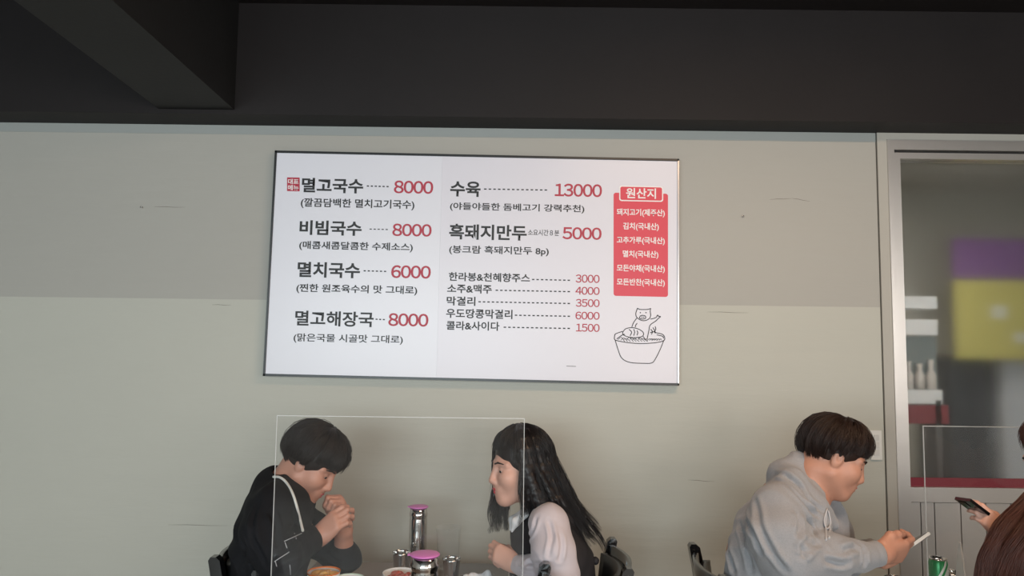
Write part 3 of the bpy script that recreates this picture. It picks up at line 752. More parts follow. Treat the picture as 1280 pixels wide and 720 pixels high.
bowl('side_dish_plate', 'white side dish plate of red kimchi left of the nearer bottle', 'plate', 500, 2.44, .055, .066, M_porc, None, M_kim, 'kimchi')
bowl('side_dish_plate', 'shallow white side dish plate in front of the kimchi plate', 'plate', 484, 2.30, .045, .042, M_porc)
# cutlery and tissue
p = P(592, 706, 2.62); t = thing('spoon', 'steel spoon lying on the table left of the clasped hands', 'spoon', (p.x, p.y, TZ+.001), R(15), 'cutlery on the left table')
bm = BM(); tube(bm, [(-.06, 0, .004), (0, 0, .006), (.07, 0, .004)], [.003, .0025, .004], 8, flat=.5); obj('handle', bm, M_steel, t)
s = Sdf(); s.ell((-.08, 0, .005), (.026, .018, .005), None, .004); s.ell((-.08, 0, .012), (.022, .015, .006), None, .003, True); link('bowl', s.mesh('bowl', .0015), M_steel, t, True)
for k in range(2):
    p = P(597, 708, 2.56 - .02*k); bm = BM(); tube(bm, [(-.105, 0, .004), (.105, 0, .004)], [.0022, .0034], 8); o = obj('chopstick', bm, M_cblack); o.location = (p.x, p.y, TZ); o.rotation_euler = (0, 0, R(8+5*k))
    tag(o, 'dark chopstick lying by the spoon, %s of the pair' % ('farther' if k == 0 else 'nearer'), 'chopstick', 'cutlery on the left table')
s = Sdf(); p = P(597, 720, 2.46); rs = random.Random(5)
for k in range(9): s.cone((rs.uniform(-.045, .045), rs.uniform(-.03, .03), .012+rs.uniform(0, .02)), (rs.uniform(-.040, .036), rs.uniform(-.025, .025), .025+rs.uniform(0, .024)), .011, .008, .015)
s.noise = wrinkle(3, .004, 120)
o = link('paper_tissue', s.mesh('paper_tissue', .002), mat('tissue_paper', (.74, .76, .80, 1), .9), None, True); o.scale = (1, 1, 1.25); o.location = (p.x, p.y, TZ-.004); tag(o, 'crumpled white paper tissue on the table in front of the spoon', 'tissue')
# right table
p = P(1172.5, 700, 2.42); can = thing('drink_can', 'green and white drink can on the right table', 'can', (p.x, p.y, TZ))
def can_mat():
    M = bpy.data.materials.new('green_can_print'); M.use_nodes = True; N, L = M.node_tree.nodes, M.node_tree.links; b = N['Principled BSDF']
    b.inputs['Metallic'].default_value = .35; b.inputs['Roughness'].default_value = .3
    tc = N.new('ShaderNodeTexCoord'); sp = N.new('ShaderNodeSeparateXYZ'); L.new(tc.outputs['Object'], sp.inputs[0])
    m1 = N.new('ShaderNodeMath'); m1.operation = 'MULTIPLY_ADD'; m1.inputs[1].default_value = -1.9; L.new(sp.outputs['X'], m1.inputs[0]); L.new(sp.outputs['Z'], m1.inputs[2])
    cr = N.new('ShaderNodeValToRGB'); cr.color_ramp.interpolation = 'CONSTANT'; e = cr.color_ramp.elements
    mr = N.new('ShaderNodeMapRange'); mr.inputs[1].default_value = -.02; mr.inputs[2].default_value = .19; L.new(m1.outputs[0], mr.inputs[0])
    e[0].color = (.62, .66, .64, 1); e[0].position = 0; e[1].position = .643; e[1].color = (.01, .20, .06, 1)
    n = e.new(.50); n.color = (.012, .24, .07, 1); n = e.new(.571); n.color = (.62, .66, .64, 1)
    L.new(mr.outputs[0], cr.inputs[0]); L.new(cr.outputs[0], b.inputs['Base Color']); return M
bm = BM(); lathe(bm, [(0, .004), (.022, .002), (.024, 0), (.029, .012), (.029, .120), (.0245, .132)], 40); obj('body', bm, can_mat(), can, True)
bm = BM(); lathe(bm, [(.0245, .132), (.0255, .134), (.0255, .1365), (.0235, .136), (.0225, .131), (0, .131)], 40); cl = obj('lid', bm, M_steel, can, True)
bm = BM(); tube(bm, [(.002, 0, .1325), (.010, .005, .1335), (.016, 0, .1335), (.010, -.005, .1335), (.002, 0, .1325)], .0012, 6); obj('pull_tab', bm, M_steel, cl)
p = P(1140, 720, 2.34); s = Sdf(); rs = random.Random(9)
for k in range(7): s.cone((rs.uniform(-.03, .03), rs.uniform(-.03, .03), .010+rs.uniform(0, .016)), (rs.uniform(-.03, .03), rs.uniform(-.03, .03), .02+rs.uniform(0, .034)), .010, .008, .014)
s.noise = wrinkle(4, .004, 120)
o = link('paper_tissue', s.mesh('paper_tissue', .002), MATS['tissue_paper'], None, True); o.location = (p.x, p.y, TZ-.003); tag(o, 'white paper tissue beside the green can on the right table', 'tissue')

# ------------------------------------------------------------------ people
def V3(*a): return Vector(a)
class Frame:
    """local frame: x forward, y left, z up"""
    def __init__(s, o, f, up):
        s.o = Vector(o); s.x = Vector(f).normalized(); s.y = Vector(up).cross(s.x).normalized(); s.z = s.x.cross(s.y)
        s.R = np.array([[s.x[i], s.y[i], s.z[i]] for i in range(3)])
    def __call__(s, x, y, z): return s.o + s.x*x + s.y*y + s.z*z

def head(s, F, k=1.0, fem=False):
    g = lambda *p: F(*[c*k for c in p])
    s.ell(g(-.012, 0, .032), (.096*k, .077*k, .092*k), F.R, .02)
    s.ell(g(.028, 0, -.035), (.062*k, .060*k, .082*k), F.R, .03)
    s.ball(g(.074, 0, -.098), (.017 if fem else .020)*k, .03)
    for q in (-1, 1):
        s.cone(g(.005, q*.054, -.055), g(.066, q*.016, -.098), .020*k, .017*k, .03)
        s.ball(g(.060, q*.036, -.026), .030*k, .03)
        s.cone(g(.083, q*.012, .026), g(.066, q*.052, .022), .010*k, .009*k, .014)
        s.ell(g(.096, q*.031, .006), (.014*k, .017*k, .011*k), F.R, .012, True)
        s.ell(g(.0745, q*.031, .0075), (.0140*k, .0150*k, .0105*k), F.R, .003)     # upper lid
        s.ell(g(-.004, q*.076, -.004), (.019*k, .008*k, .031*k), F.R, .008)
        s.ell(g(.000, q*.085, .0), (.009*k, .006*k, .015*k), F.R, .004, True)
        s.ball(g(.100, q*.0115, -.036), .0075*k, .008)
    s.cone(g(.088, 0, .018), g(.108, 0, -.030), .008*k, .0115*k, .012)
    s.ell(g(.088, 0, -.062), (.014*k, .026*k, .018*k), F.R, .02)

def face_parts(F, par, k, lip, hairm, look=-.2):
    g = lambda *p: F(*[c*k for c in p]) - par.location
    for q in (-1, 1):
        s = Sdf(); s.ball(g(.0765, q*.031, .0030), .0110*k, 0); ey = link('eye', s.mesh('eye', .0012), M_eye, par, True)
        s = Sdf(); s.ell(g(.0848, q*.031, .0005), (.0042*k, .0068*k, .0060*k), F.R, 0); link('iris', s.mesh('iris', .0008), M_iris, ey, True)
        s = Sdf(); s.chain([g(.0955, q*.012, .026), g(.0915, q*.030, .031), g(.0765, q*.050, .025)], [.0030*k, .0032*k, .0016*k], .002); link('eyebrow', s.mesh('eyebrow', .0012), hairm, par, True)
    s = Sdf()
    s.chain([g(.0935, -.020, -.0640), g(.1015, -.006, -.0605), g(.1010, 0, -.0615), g(.1015, .006, -.0605), g(.0935, .020, -.0640)], [.002*k, .0048*k, .0045*k, .0048*k, .002*k], .003)
    s.chain([g(.0930, -.018, -.0660), g(.0995, 0, -.0710), g(.0930, .018, -.0660)], [.002*k, .0060*k, .002*k], .003)
    link('lips', s.mesh('lips', .0012), lip, par, True)

def hand(s, wrist, fwd, back, thumb_side, curl=(50, 55, 60, 65), spread=1.0, k=1.0, thumb=None, r=1.0):
    """fwd: wrist to knuckles; back: out of the back of the hand; thumb_side +1/-1"""
    f = Vector(fwd).normalized(); b = Vector(back); b = (b - f*b.dot(f)).normalized(); y = b.cross(f)*thumb_side
    g = lambda x, yy, z: Vector(wrist) + f*(x*k) + y*(yy*k) + b*(z*k)
    ys = (.029, .0095, -.0105, -.029); ln = ((.040, .025, .020), (.045, .028, .021), (.041, .026, .020), (.033, .020, .018)); kx = (.088, .092, .087, .080)
    nails = []
    s.ell(g(.045, 0, -.004), (.050*k, .038*k, .016*k), np.array([[f[i], y[i], b[i]] for i in range(3)]), .015)
    s.cone(g(-.03, 0, 0), g(.02, 0, -.002), .026*k, .026*k, .02)
    for i in range(4):
        kn = g(kx[i], ys[i]*spread, 0)
        s.cone(g(.015, ys[i]*.6, -.003), kn, .0125*k, .0105*k, .014)
        p = kn; a = 0; rad = (.0096, .0088, .0081, .0070)
        cs = curl[i] if isinstance(curl[i], (tuple, list)) else (curl[i], curl[i]*1.1, curl[i]*.7)
        for j in range(3):
            a += R(cs[j]); dv = f*math.cos(a) - b*math.sin(a) + y*(.10*(1.5-i)*(spread-.6) if j == 0 else 0)
            n = p + dv*ln[i][j]*k
            s.cone(p, n, rad[j]*k*r, rad[j+1]*k*r, .004); p = n
        nails.append((p, (f*math.cos(a) - b*math.sin(a)), b*math.cos(a) + f*math.sin(a)))
    th = thumb or ((.012, .026, -.010), (.045, .050, -.022), (.072, .056, -.030), (.094, .050, -.036))
    tp = [g(*q) for q in th]
    s.chain(tp, [.0165*k, .0135*k*r, .0110*k*r, .0085*k*r], .008)
    return nails


from mathutils.bvhtree import BVHTree
def strand_mesh(name, polys, rads, sides=4):
    """many fine tapered hairs, each polyline (m,3) with its radii (m,)"""
    VV, FF, base = [], [], 0
    ang = np.arange(sides)*2*np.pi/sides; ca, sa = np.cos(ang), np.sin(ang)
    for pts, rr in zip(polys, rads):
        m = len(pts); t = np.gradient(pts, axis=0); t /= np.linalg.norm(t, axis=1)[:, None] + 1e-9
        ref = np.array([.31, .87, .38]); u = np.cross(t, ref); u /= np.linalg.norm(u, axis=1)[:, None] + 1e-9; v = np.cross(t, u)
        ring = pts[:, None, :] + rr[:, None, None]*(u[:, None, :]*ca[None, :, None] + v[:, None, :]*sa[None, :, None])
        VV.append(ring.reshape(-1, 3))
        i = np.arange(m-1)[:, None]*sides; k = np.arange(sides)[None, :]; k2 = (k+1) % sides
        FF.append(np.stack([i+k, i+k2, i+sides+k2, i+sides+k], -1).reshape(-1, 4) + base); base += m*sides
    V = np.concatenate(VV); Fc = np.concatenate(FF)
    me = bpy.data.meshes.new(name); me.vertices.add(len(V)); me.vertices.foreach_set('co', V.astype(np.float32).ravel())
    me.loops.add(len(Fc)*4); me.loops.foreach_set('vertex_index', Fc.ravel().astype(np.int32))
    me.polygons.add(len(Fc)); me.polygons.foreach_set('loop_start', np.arange(0, len(Fc)*4, 4, dtype=np.int32)); me.update(calc_edges=True)
    return me

def skull(F, k, th, az, e):
    """points on the skull shell: th from the top of the head, az from the face, e above the skin"""
    l = np.stack([(-.012 + (.096+e)*np.sin(th)*np.cos(az))*k, (.079+e)*np.sin(th)*np.sin(az)*k, (.032 + (.092+e)*np.cos(th))*k], -1)
    return np.array(F.o) + l @ F.R.T

def short_strands(F, k, n, seed, spec, lift=.016, clumps=70, r=.0011, wild=.05, puff=0.0):
    rs = np.random.RandomState(seed); polys, rads = [], []
    cl = np.sort(rs.uniform(0, 6.283, clumps)); clr = rs.uniform(-.09, .09, clumps); cll = rs.uniform(-.007, .008, clumps)
    for i in range(n):
        az0 = rs.uniform(0, 6.283); j = int(np.argmin(np.abs(cl-az0)))
        end = spec(az0)*(1 + clr[j] + rs.uniform(-.05, .05)); st = max(0.0, end*rs.uniform(-.25, .72)); t = np.linspace(0, 1, 8)
        th = st + (end-st)*t; tw = rs.uniform(-.10, .10) + (cl[j]-az0)*.55
        az = az0 + tw*t**1.4
        e = (lift + cll[j] + rs.uniform(-.006, .004) + puff*np.sin(th*1.1))*(.75 + .45*np.sin(t*2.6)) - .004*t**3
        if rs.rand() < wild: e = e + rs.uniform(.004, .016)*t*(1-.3*t)
        polys.append(skull(F, k, th, az, e)); rads.append(r*(1 - .8*t**2)*k)
    return polys, rads

def guided(guides, per, seed, spread, r=.0011, tip=.45):
    """fine hairs that follow each guide and gather towards its tip"""
    rs = np.random.RandomState(seed); polys, rads = [], []
    for G in guides:
        G = np.array([list(p) for p in spline(G, 3)]); m = len(G); t = np.linspace(0, 1, m)
        for q in range(per):
            o = rs.normal(size=3); o *= spread*rs.rand()**.5/np.linalg.norm(o); ph = rs.uniform(0, 6.28); am = rs.uniform(0, .002)
            w = (1 - (1-tip)*t)[:, None]; wob = np.stack([np.sin(ph + t*9), np.cos(ph*1.7 + t*8), np.zeros(m)], -1)*am
            mm = m if rs.rand() < .6 else max(6, int(m*rs.uniform(.7, 1)))
            pts = (G + o[None]*w + wob)[:mm]; tt = np.linspace(0, 1, mm)
            polys.append(pts); rads.append(r*(1 - .75*tt**2))
    return polys, rads

def hair_build(sdf, res, polys, rads, m, par):
    """the mass of hair with its hairs on top, one mesh"""
    me = sdf.mesh('hair', res); sm = strand_mesh('s', polys, rads)
    b2 = bmesh.new(); b2.from_mesh(me); b2.from_mesh(sm); b2.to_mesh(me); b2.free(); bpy.data.meshes.remove(sm)
    me.transform(Matrix.Translation(-par.location)); return link('hair', me, m, par, True)

CAMP = Vector((0, -D, CAMZ))
def surf(o, par):
    """maps a pixel of the photo to the nearest point of a garment, lifted a little off the cloth"""
    bpy.context.view_layer.update()
    tr = BVHTree.FromObject(o, bpy.context.evaluated_depsgraph_get())
    def f(u, v, lift=.002):
        dr = (P(u, v, 1.0) - CAMP).normalized(); h = tr.ray_cast(CAMP - par.location, dr)
        if h[0] is None: h = (P(u, v, 2.3) - par.location, -dr)
        return h[0] + h[1].normalized()*lift
    return f

def crease(o, lines, width=.007, depth=.006):
    """press folds into a garment along lines lying on it"""
    me = o.data; n = len(me.vertices); co = np.empty(n*3, np.float32); no = np.empty(n*3, np.float32)
    me.vertices.foreach_get('co', co); me.vertices.foreach_get('normal', no); co = co.reshape(-1, 3); no = no.reshape(-1, 3); dis = np.zeros(n, np.float32)
    for L in lines:
        pts = np.array([list(p) for p in spline(L, 10)], np.float32); lo, hi = pts.min(0) - 4*width, pts.max(0) + 4*width
        ix = np.where(((co > lo) & (co < hi)).all(1))[0]
        if not len(ix): continue
        dd = np.sqrt(((co[ix][:, None, :] - pts[None])**2).sum(-1)); jm = dd.argmin(1); dmin = dd.min(1); f = jm/len(pts)
        fade = np.minimum(1, np.minimum(f, 1-f)*5 + .15)
        dis[ix] += fade*depth*(-np.exp(-(dmin/width)**2) + .75*np.exp(-((dmin-2.0*width)/width)**2))
    co += no*dis[:, None]; me.vertices.foreach_set('co', co.ravel()); me.update()

def mens_hem(az):
    c = math.cos(az)                                     # 1 front, -1 back
    a = 1.40; sd = 1.72; bk = 2.05
    w1 = max(0, min(1, (c-.15)/.4)); w2 = max(0, min(1, (-.1-c)/.5))
    return sd + (a-sd)*w1 + (bk-sd)*w2

def legs(par, hip_l, hip_r, knee_dx, dirx, m, seatz=.49):
    s = Sdf()
    for h in (hip_l, hip_r):
        kn = Vector((h.x + dirx*knee_dx, h.y, .53)); an = Vector((kn.x + dirx*.02, h.y, .10))
        s.chain([Vector((h.x, h.y, .575)), kn], [.085, .062], .03); s.chain([kn, an], [.062, .047], .02)
    s.cone(hip_l + Vector((0, 0, 0)), hip_r, .10, .10, .05)
    s.cut((0, 0, .085), (0, 0, -1)); s.noise = wrinkle(8, .003, 40)
    s.build('trousers', .008, m, par)
    for h in (hip_l, hip_r):
        ax = h.x + dirx*(knee_dx+.02); s = Sdf()
        s.cone((ax-dirx*.04, h.y, .045), (ax+dirx*.15, h.y, .035), .042, .034, .02); s.cone((ax, h.y, .05), (ax, h.y, .10), .042, .044, .02); s.cut((0, 0, .001), (0, 0, -1))
        s.build('shoe', .006, M_shoe, par)

def PP(L): return [P(*q) for q in L]

# ---- the man in the black jacket (left, facing right, head bowed over clasped hands)
A = thing('person', 'man in black jacket with white cord, head bowed, hands clasped at his chin', 'person', (P(335, 700, 2.45).x, -D+2.45, 0), group='diners')
hf = Frame(P(390, 578, 2.44), (math.cos(R(36)), -.20, -math.sin(R(36))), (math.sin(R(36)), 0, math.cos(R(36))))
nS, fS = P(340, 638, 2.28), P(356, 632, 2.60)            # shoulders, near and far
nE, fE = P(349, 696, 2.21), P(430, 697, 2.58)            # elbows
nW, fW = P(396, 673, 2.37), P(429, 653, 2.50)            # wrists
body = Sdf(); head(body, hf, .90)
body.cone(hf(-.030, 0, -.055), P(352, 622, 2.44), .054, .060, .03)
body.chain([P(348, 630, 2.44), P(338, 690, 2.45), P(330, 790, 2.45)], [.085, .105, .10], .05)
body.chain([nS, P(348, 630, 2.44), fS], [.045, .07, .045], .04)
body.chain([nS, nE, nW], [.042, .036, .026], .02); body.chain([fS, fE, fW], [.042, .036, .026], .02)
nl = hand(body, nW, P(433, 637, 2.36)-nW, V3(-.25, -1, .45), 1, ((28, 52, 30), (30, 55, 32), (32, 55, 35), (34, 55, 38)), .9, .93, ((.012, .02, -.018), (.05, .034, -.030), (.078, .026, -.034), (.098, .014, -.036)))
nl += hand(body, fW, P(425, 616, 2.46)-fW, V3(.75, .45, .2), -1, ((70, 85, 50), (68, 85, 50), (66, 85, 50), (64, 85, 50)), .85, .93, ((.012, .022, -.016), (.045, .036, -.034), (.07, .024, -.046), (.084, .004, -.050)))
body.build('body', .0028, M_skin, A)
face_parts(hf, A, .90, M_lip, M_hairk)
jk = Sdf()
jk.chain([P(354, 640, 2.36), P(338, 690, 2.37), P(328, 800, 2.37)], [.088, .110, .112], .05)
jk.chain([P(352, 640, 2.53), P(338, 690, 2.53), P(330, 800, 2.53)], [.088, .110, .112], .05)
jk.cone(P(334, 652, 2.40), P(334, 652, 2.50), .085, .085, .05)
jk.chain([nS, P(347, 618, 2.44), fS], [.066, .072, .066], .05)
jk.chain([nS, P(331, 668, 2.22), nE], [.068, .066, .064], .03); jk.chain([nE, P(368, 684, 2.27), P(386, 676.5, 2.34)], [.060, .048, .041], .02)
jk.chain([fS, P(392, 668, 2.62), fE], [.066, .062, .056], .03); jk.chain([fE, P(430, 690, 2.555)], [.054, .046], .02)
jk.cone(P(352, 604, 2.44), P(368, 626, 2.44), .062, .066, .03)          # collar roll
jk.cone(P(366, 585, 2.44), P(372, 618, 2.44), .0605, .050, .012, True)   # neck opening
jk.ell(P(402, 610, 2.44), (.052, .07, .045), None, .012, True)
jk.noise = wrinkle(21, .0075, 26)
jko = jk.build('jacket', .004, M_jack, A); sf = surf(jko, A)
crease(jko, [[sf(u, v, 0) for u, v in L] for L in ([(322, 628), (316, 650), (320, 680), (332, 705)], [(352, 690), (362, 680), (372, 674)], [(348, 700), (360, 694), (374, 690)], [(338, 640), (345, 660), (346, 680)],
    [(300, 670), (306, 690), (306, 714)], [(384, 640), (390, 655), (388, 668)], [(366, 640), (368, 655), (362, 668)], [(408, 690), (416, 698), (424, 702)])], .007, .006)
sf = surf(jko, A)
bm = BM(); tube(bm, spline([sf(u, v, .003) for u, v in ((342, 597), (350, 598), (358, 605), (365, 618), (370, 634), (374, 650), (378, 665))], 6), .0040, 8)
o = obj('cord', bm, M_cord, A); o['label'] = 'white braided cord'
for pl in ([(377, 667), (365, 672), (355, 677)], [(356, 678), (358, 684), (361, 690)], [(361, 690), (350, 697), (343, 702)], [(344, 701), (346, 708)], [(368, 667), (370, 674)], [(362, 706), (363, 718)]):
    bm = BM(); tube(bm, [sf(u, v, .0012) for u, v in pl], .0011, 6); obj('piping', bm, M_pipe, A)
hs = Sdf(); hs.ell(hf(-.013, 0, .036), (.096, .082, .092), hf.R, .01)
hs.ell(hf(.090, 0, -.046), (.085, .085, .068), hf.R, .012, True)
hs.ell(hf(.045, 0, -.095), (.08, .12, .070), hf.R, .012, True)
p1, r1 = short_strands(hf, .91, 3600, 3, lambda a: mens_hem(a) + .10*math.exp(-(math.sin(a/2)*3)**2), .015, 56, puff=.005, wild=.10)
p2, r2 = short_strands(hf, .91, 1800, 4, lambda a: mens_hem(a)*1.08, .008, 40, wild=0); p1 += p2; r1 += r2
hair_build(hs, .003, p1, r1, M_hairk, A)
s = Sdf(); c = fW + (P(425, 616, 2.46)-fW).normalized()*.0
dv = (P(425, 616, 2.46)-fW).normalized(); u1 = dv.orthogonal().normalized(); u2 = dv.cross(u1)
bm = BM(); tube(bm, [c - A.location + (u1*math.cos(a) + u2*math.sin(a))*.0285 for a in [2*math.pi*i/24 for i in range(25)]], .0035, 8); o = obj('bracelet', bm, M_frame, A); o['label'] = 'black bracelet'
legs(A, Vector((P(330, 700, 2.45).x, -D+2.36, .58)), Vector((P(330, 700, 2.45).x, -D+2.55, .58)), .36, 1, M_pants)

# ---- the woman in vest and blouse (facing left)
B = thing('person', 'woman with long wavy black hair in pale blouse and black vest, hands clasped', 'person', (P(700, 700, 2.45).x, -D+2.46, 0), group='diners')
hf = Frame(P(650, 584, 2.47), (-1, -.38, -.10), (-.10, 0, 1))
nS, fS = P(686, 655, 2.33), P(680, 650, 2.63)
nE, fE = P(700, 716, 2.28), P(676, 712, 2.66)
nW, fW = P(646, 706, 2.40), P(645, 702, 2.52)
body = Sdf(); head(body, hf, .93, True)
body.cone(hf(-.030, 0, -.06), P(680, 640, 2.48), .044, .048, .03)
body.chain([P(682, 652, 2.48), P(700, 710, 2.47), P(712, 800, 2.46)], [.07, .085, .09], .05)
body.chain([nS, P(682, 645, 2.48), fS], [.035, .055, .035], .04)
body.chain([nS, nE, nW], [.034, .029, .021], .02); body.chain([fS, fE, fW], [.034, .029, .021], .02)
hand(body, nW, P(625, 693, 2.42)-nW, V3(-.1, -1, .35), -1, ((35, 60, 35), (38, 62, 35), (40, 62, 35), (42, 62, 35)), .85, .85, ((.012, .02, -.016), (.045, .038, -.026), (.066, .036, -.034), (.082, .026, -.040)))
hand(body, fW, P(625, 690, 2.49)-fW, V3(-.1, 1, .35), 1, ((40, 60, 35), (42, 62, 35), (44, 62, 35), (46, 62, 35)), .85, .85, ((.012, .02, -.016), (.045, .040, -.022), (.066, .040, -.028), (.082, .034, -.034)))
body.build('body', .0028, M_skinp, B)
face_parts(hf, B, .93, M_lipr, M_hairw)
bl = Sdf()
bl.chain([nS, P(692, 690, 2.28), nE], [.056, .060, .056], .03); bl.chain([nE, P(668, 711, 2.33), P(650, 706.5, 2.392)], [.052, .040, .030], .02)
bl.chain([fS, P(684, 690, 2.66), fE], [.054, .058, .050], .03); bl.chain([fE, P(650, 703, 2.53)], [.046, .030], .02)
bl.chain([nS, P(682, 644, 2.48), fS], [.046, .062, .046], .04); bl.chain([P(684, 660, 2.48), P(702, 740, 2.47)], [.085, .09], .04)
bl.noise = wrinkle(31, .0045, 34); blo = bl.build('blouse', .0035, M_blouse, B); sf = surf(blo, B)
vs = Sdf()
for dd in (2.41, 2.55): vs.chain([P(688, 660, dd), P(702, 705, dd), P(716, 800, dd)], [.080, .092, .098], .05)
vs.chain([P(654, 662, 2.45), P(660, 705, 2.45), P(668, 790, 2.45)], [.040, .052, .07], .04); vs.cone(P(655, 664, 2.53), P(664, 790, 2.53), .045, .07, .04)
vs.cone(P(672, 646, 2.41), P(700, 650, 2.40), .034, .034, .03); vs.cone(P(672, 644, 2.56), P(698, 648, 2.56), .034, .034, .03)
vs.cone(P(655, 628, 2.48), P(672, 640, 2.48), .045, .04, .02, True)
vs.cone(nS + Vector((0, -.03, 0)), P(690, 700, 2.26), .055, .062, .01, True)
vs.noise = wrinkle(33, .004, 30); vs.build('vest', .004, M_vest, B)
s = Sdf(); s.chain(PP([(660, 640, 2.40), (645, 652, 2.40), (640, 664, 2.405)]), [.012, .013, .004], .01); s.chain(PP([(657, 638, 2.50), (641, 650, 2.47), (638, 662, 2.44)]), [.012, .012, .004], .01); s.build('collar', .002, M_collar, B)
s = Sdf(); s.chain(PP([(716, 703, 2.42), (735, 703, 2.41), (744, 701, 2.41)]), [.012, .008, .013], .01); s.build('waist_bow', .003, M_vest, B)
# long waved hair
crease(blo, [[sf(u, v, 0) for u, v in L] for L in ([(672, 645), (664, 668), (660, 690)], [(686, 650), (690, 672), (686, 695)], [(700, 665), (702, 685), (699, 700)], [(655, 708), (664, 703), (674, 704)], [(648, 712), (657, 714), (668, 716)])], .006, .005)
k = .93
hs = Sdf(); hs.ell(hf(-.020, 0, .036), (.098, .084, .094), hf.R, .01)
hs.ell(hf(.092, 0, -.040), (.074, .066, .085), hf.R, .012, True)
rs = random.Random(17)
def womans(az):
    c = math.cos(az); return 1.12 + .6*max(0, min(1, (.8-c)/.5))
def fall(az, n, back, out, amp, seed, lift=.014, drop=.024):
    q = random.Random(seed); pts = [Vector(p) for p in skull(hf, k, np.linspace(.2, 1.55, 5), np.linspace(az*.92 if az < 3.14 else 6.28-(6.28-az)*.92, az, 5), np.full(5, lift))]
    p = pts[-1].copy(); ph = q.uniform(0, 6.28); sgn = -1 if math.sin(az) > 0 else 1      # near side hair lies towards the camera
    for j in range(n):
        f = j/n; p = p + Vector((back*(.6 + .6*f), sgn*out*(1-f), -drop))
        w_ = amp*(.25 + f); pts.append(p + Vector((w_*math.sin(ph + j*.95), w_*.7*math.cos(ph*.7 + j*.9), 0)))
    return pts
G = []
for i in range(110):                                      # near side and back: swept over the shoulder
    az = rs.uniform(1.15, 4.6); G.append(fall(az, rs.randint(8, 12), rs.uniform(.009, .018), .006, rs.uniform(.003, .009), i))
for i in range(34):                                       # far side: hangs in front of the chest
    az = rs.uniform(5.0, 5.55); G.append(fall(az, rs.randint(7, 10), rs.uniform(-.003, .003), -.002, rs.uniform(.005, .010), 100+i))
for i in range(26):                                       # near side, hanging straight behind the cheek
    az = rs.uniform(1.25, 1.7); G.append(fall(az, rs.randint(5, 8), rs.uniform(-.003, .006), .004, rs.uniform(.005, .010), 200+i))
for g_ in G[::2]: hs.chain(g_[:-2], [(.0050*(1-t) + .002*t) for t in [i_/(len(g_)-1) for i_ in range(len(g_)-2)]], .012)
p1, r1 = guided(G, 30, 5, .016, .0009, .5)
p2, r2 = short_strands(hf, .95, 1500, 9, womans, .012, 50, wild=.03)
hair_build(hs, .0035, p1+p2, r1+r2, M_hairw, B)
legs(B, Vector((P(712, 700, 2.46).x, -D+2.38, .58)), Vector((P(712, 700, 2.46).x, -D+2.55, .58)), .40, -1, M_pants)

# ---- the man in the grey hoodie (facing right, looking down at his phone)
Cc = thing('person', 'man in light grey hoodie looking down at the phone in his hands', 'person', (P(960, 700, 2.25).x, -D+2.28, 0), group='diners')
hf = Frame(P(1042, 571, 2.26), (math.cos(R(27)), -.20, -math.sin(R(27))), (math.sin(R(27)), 0, math.cos(R(27))))
nS, fS = P(972, 640, 2.12), P(1012, 630, 2.46)
nE, fE = P(988, 700, 2.04), P(1050, 700, 2.52)
nW, fW = P(1101, 692, 2.16), P(1096, 697, 2.36)
body = Sdf(); head(body, hf, .88)
body.cone(hf(-.032, 0, -.06), P(1008, 622, 2.28), .054, .062, .03)
body.chain([P(985, 640, 2.28), P(960, 700, 2.29), P(950, 800, 2.29)], [.09, .11, .11], .05)
body.chain([nS, P(990, 632, 2.28), fS], [.05, .08, .05], .04)
body.chain([nS, nE, nW], [.045, .040, .028], .02); body.chain([fS, fE, fW], [.045, .040, .028], .02)
ph0, ph1 = P(1124, 689, 2.20), P(1161, 663, 2.24); pdir = (ph1-ph0).normalized()
hand(body, nW, P(1136, 688, 2.20)-nW, V3(.15, -.95, -.35), 1, ((18, 48, 38), (22, 55, 40), (28, 60, 42), (34, 60, 45)), .9, .98, ((.010, .024, -.008), (.042, .042, -.018), (.072, .044, -.020), (.098, .040, -.024)))
hand(body, fW, P(1118, 704, 2.27)-fW, V3(.1, .9, -.45), -1, ((30, 55, 40), (34, 58, 40), (38, 60, 42), (42, 60, 45)), .9, .88, ((.012, .02, -.018), (.045, .028, -.034), (.068, .024, -.044), (.084, .016, -.05)))
body.build('body', .0028, M_skint, Cc)
face_parts(hf, Cc, .88, M_lip, M_hairc)
hd = Sdf()
for dd, sx in ((2.19, 2), (2.38, 12)):
    hd.chain([P(992+sx, 655, dd), P(968+sx, 700, dd), P(948+sx, 800, dd)], [.098, .122, .135], .06)
hd.cone(P(958, 655, 2.24), P(962, 655, 2.34), .080, .080, .05)
hd.chain([nS, P(996, 624, 2.28), fS], [.066, .078, .066], .05)
hd.chain([nS, P(972, 672, 2.06), nE], [.068, .072, .068], .035); hd.chain([nE, P(1040, 696, 2.07), P(1078, 694.5, 2.125)], [.070, .054, .042], .03)
hd.cone(P(1079, 694.5, 2.126), P(1092, 693, 2.148), .039, .036, .006)
hd.chain([fS, P(1035, 665, 2.54), fE], [.078, .070, .062], .03); hd.chain([fE, P(1090, 690, 2.38)], [.06, .038], .02)
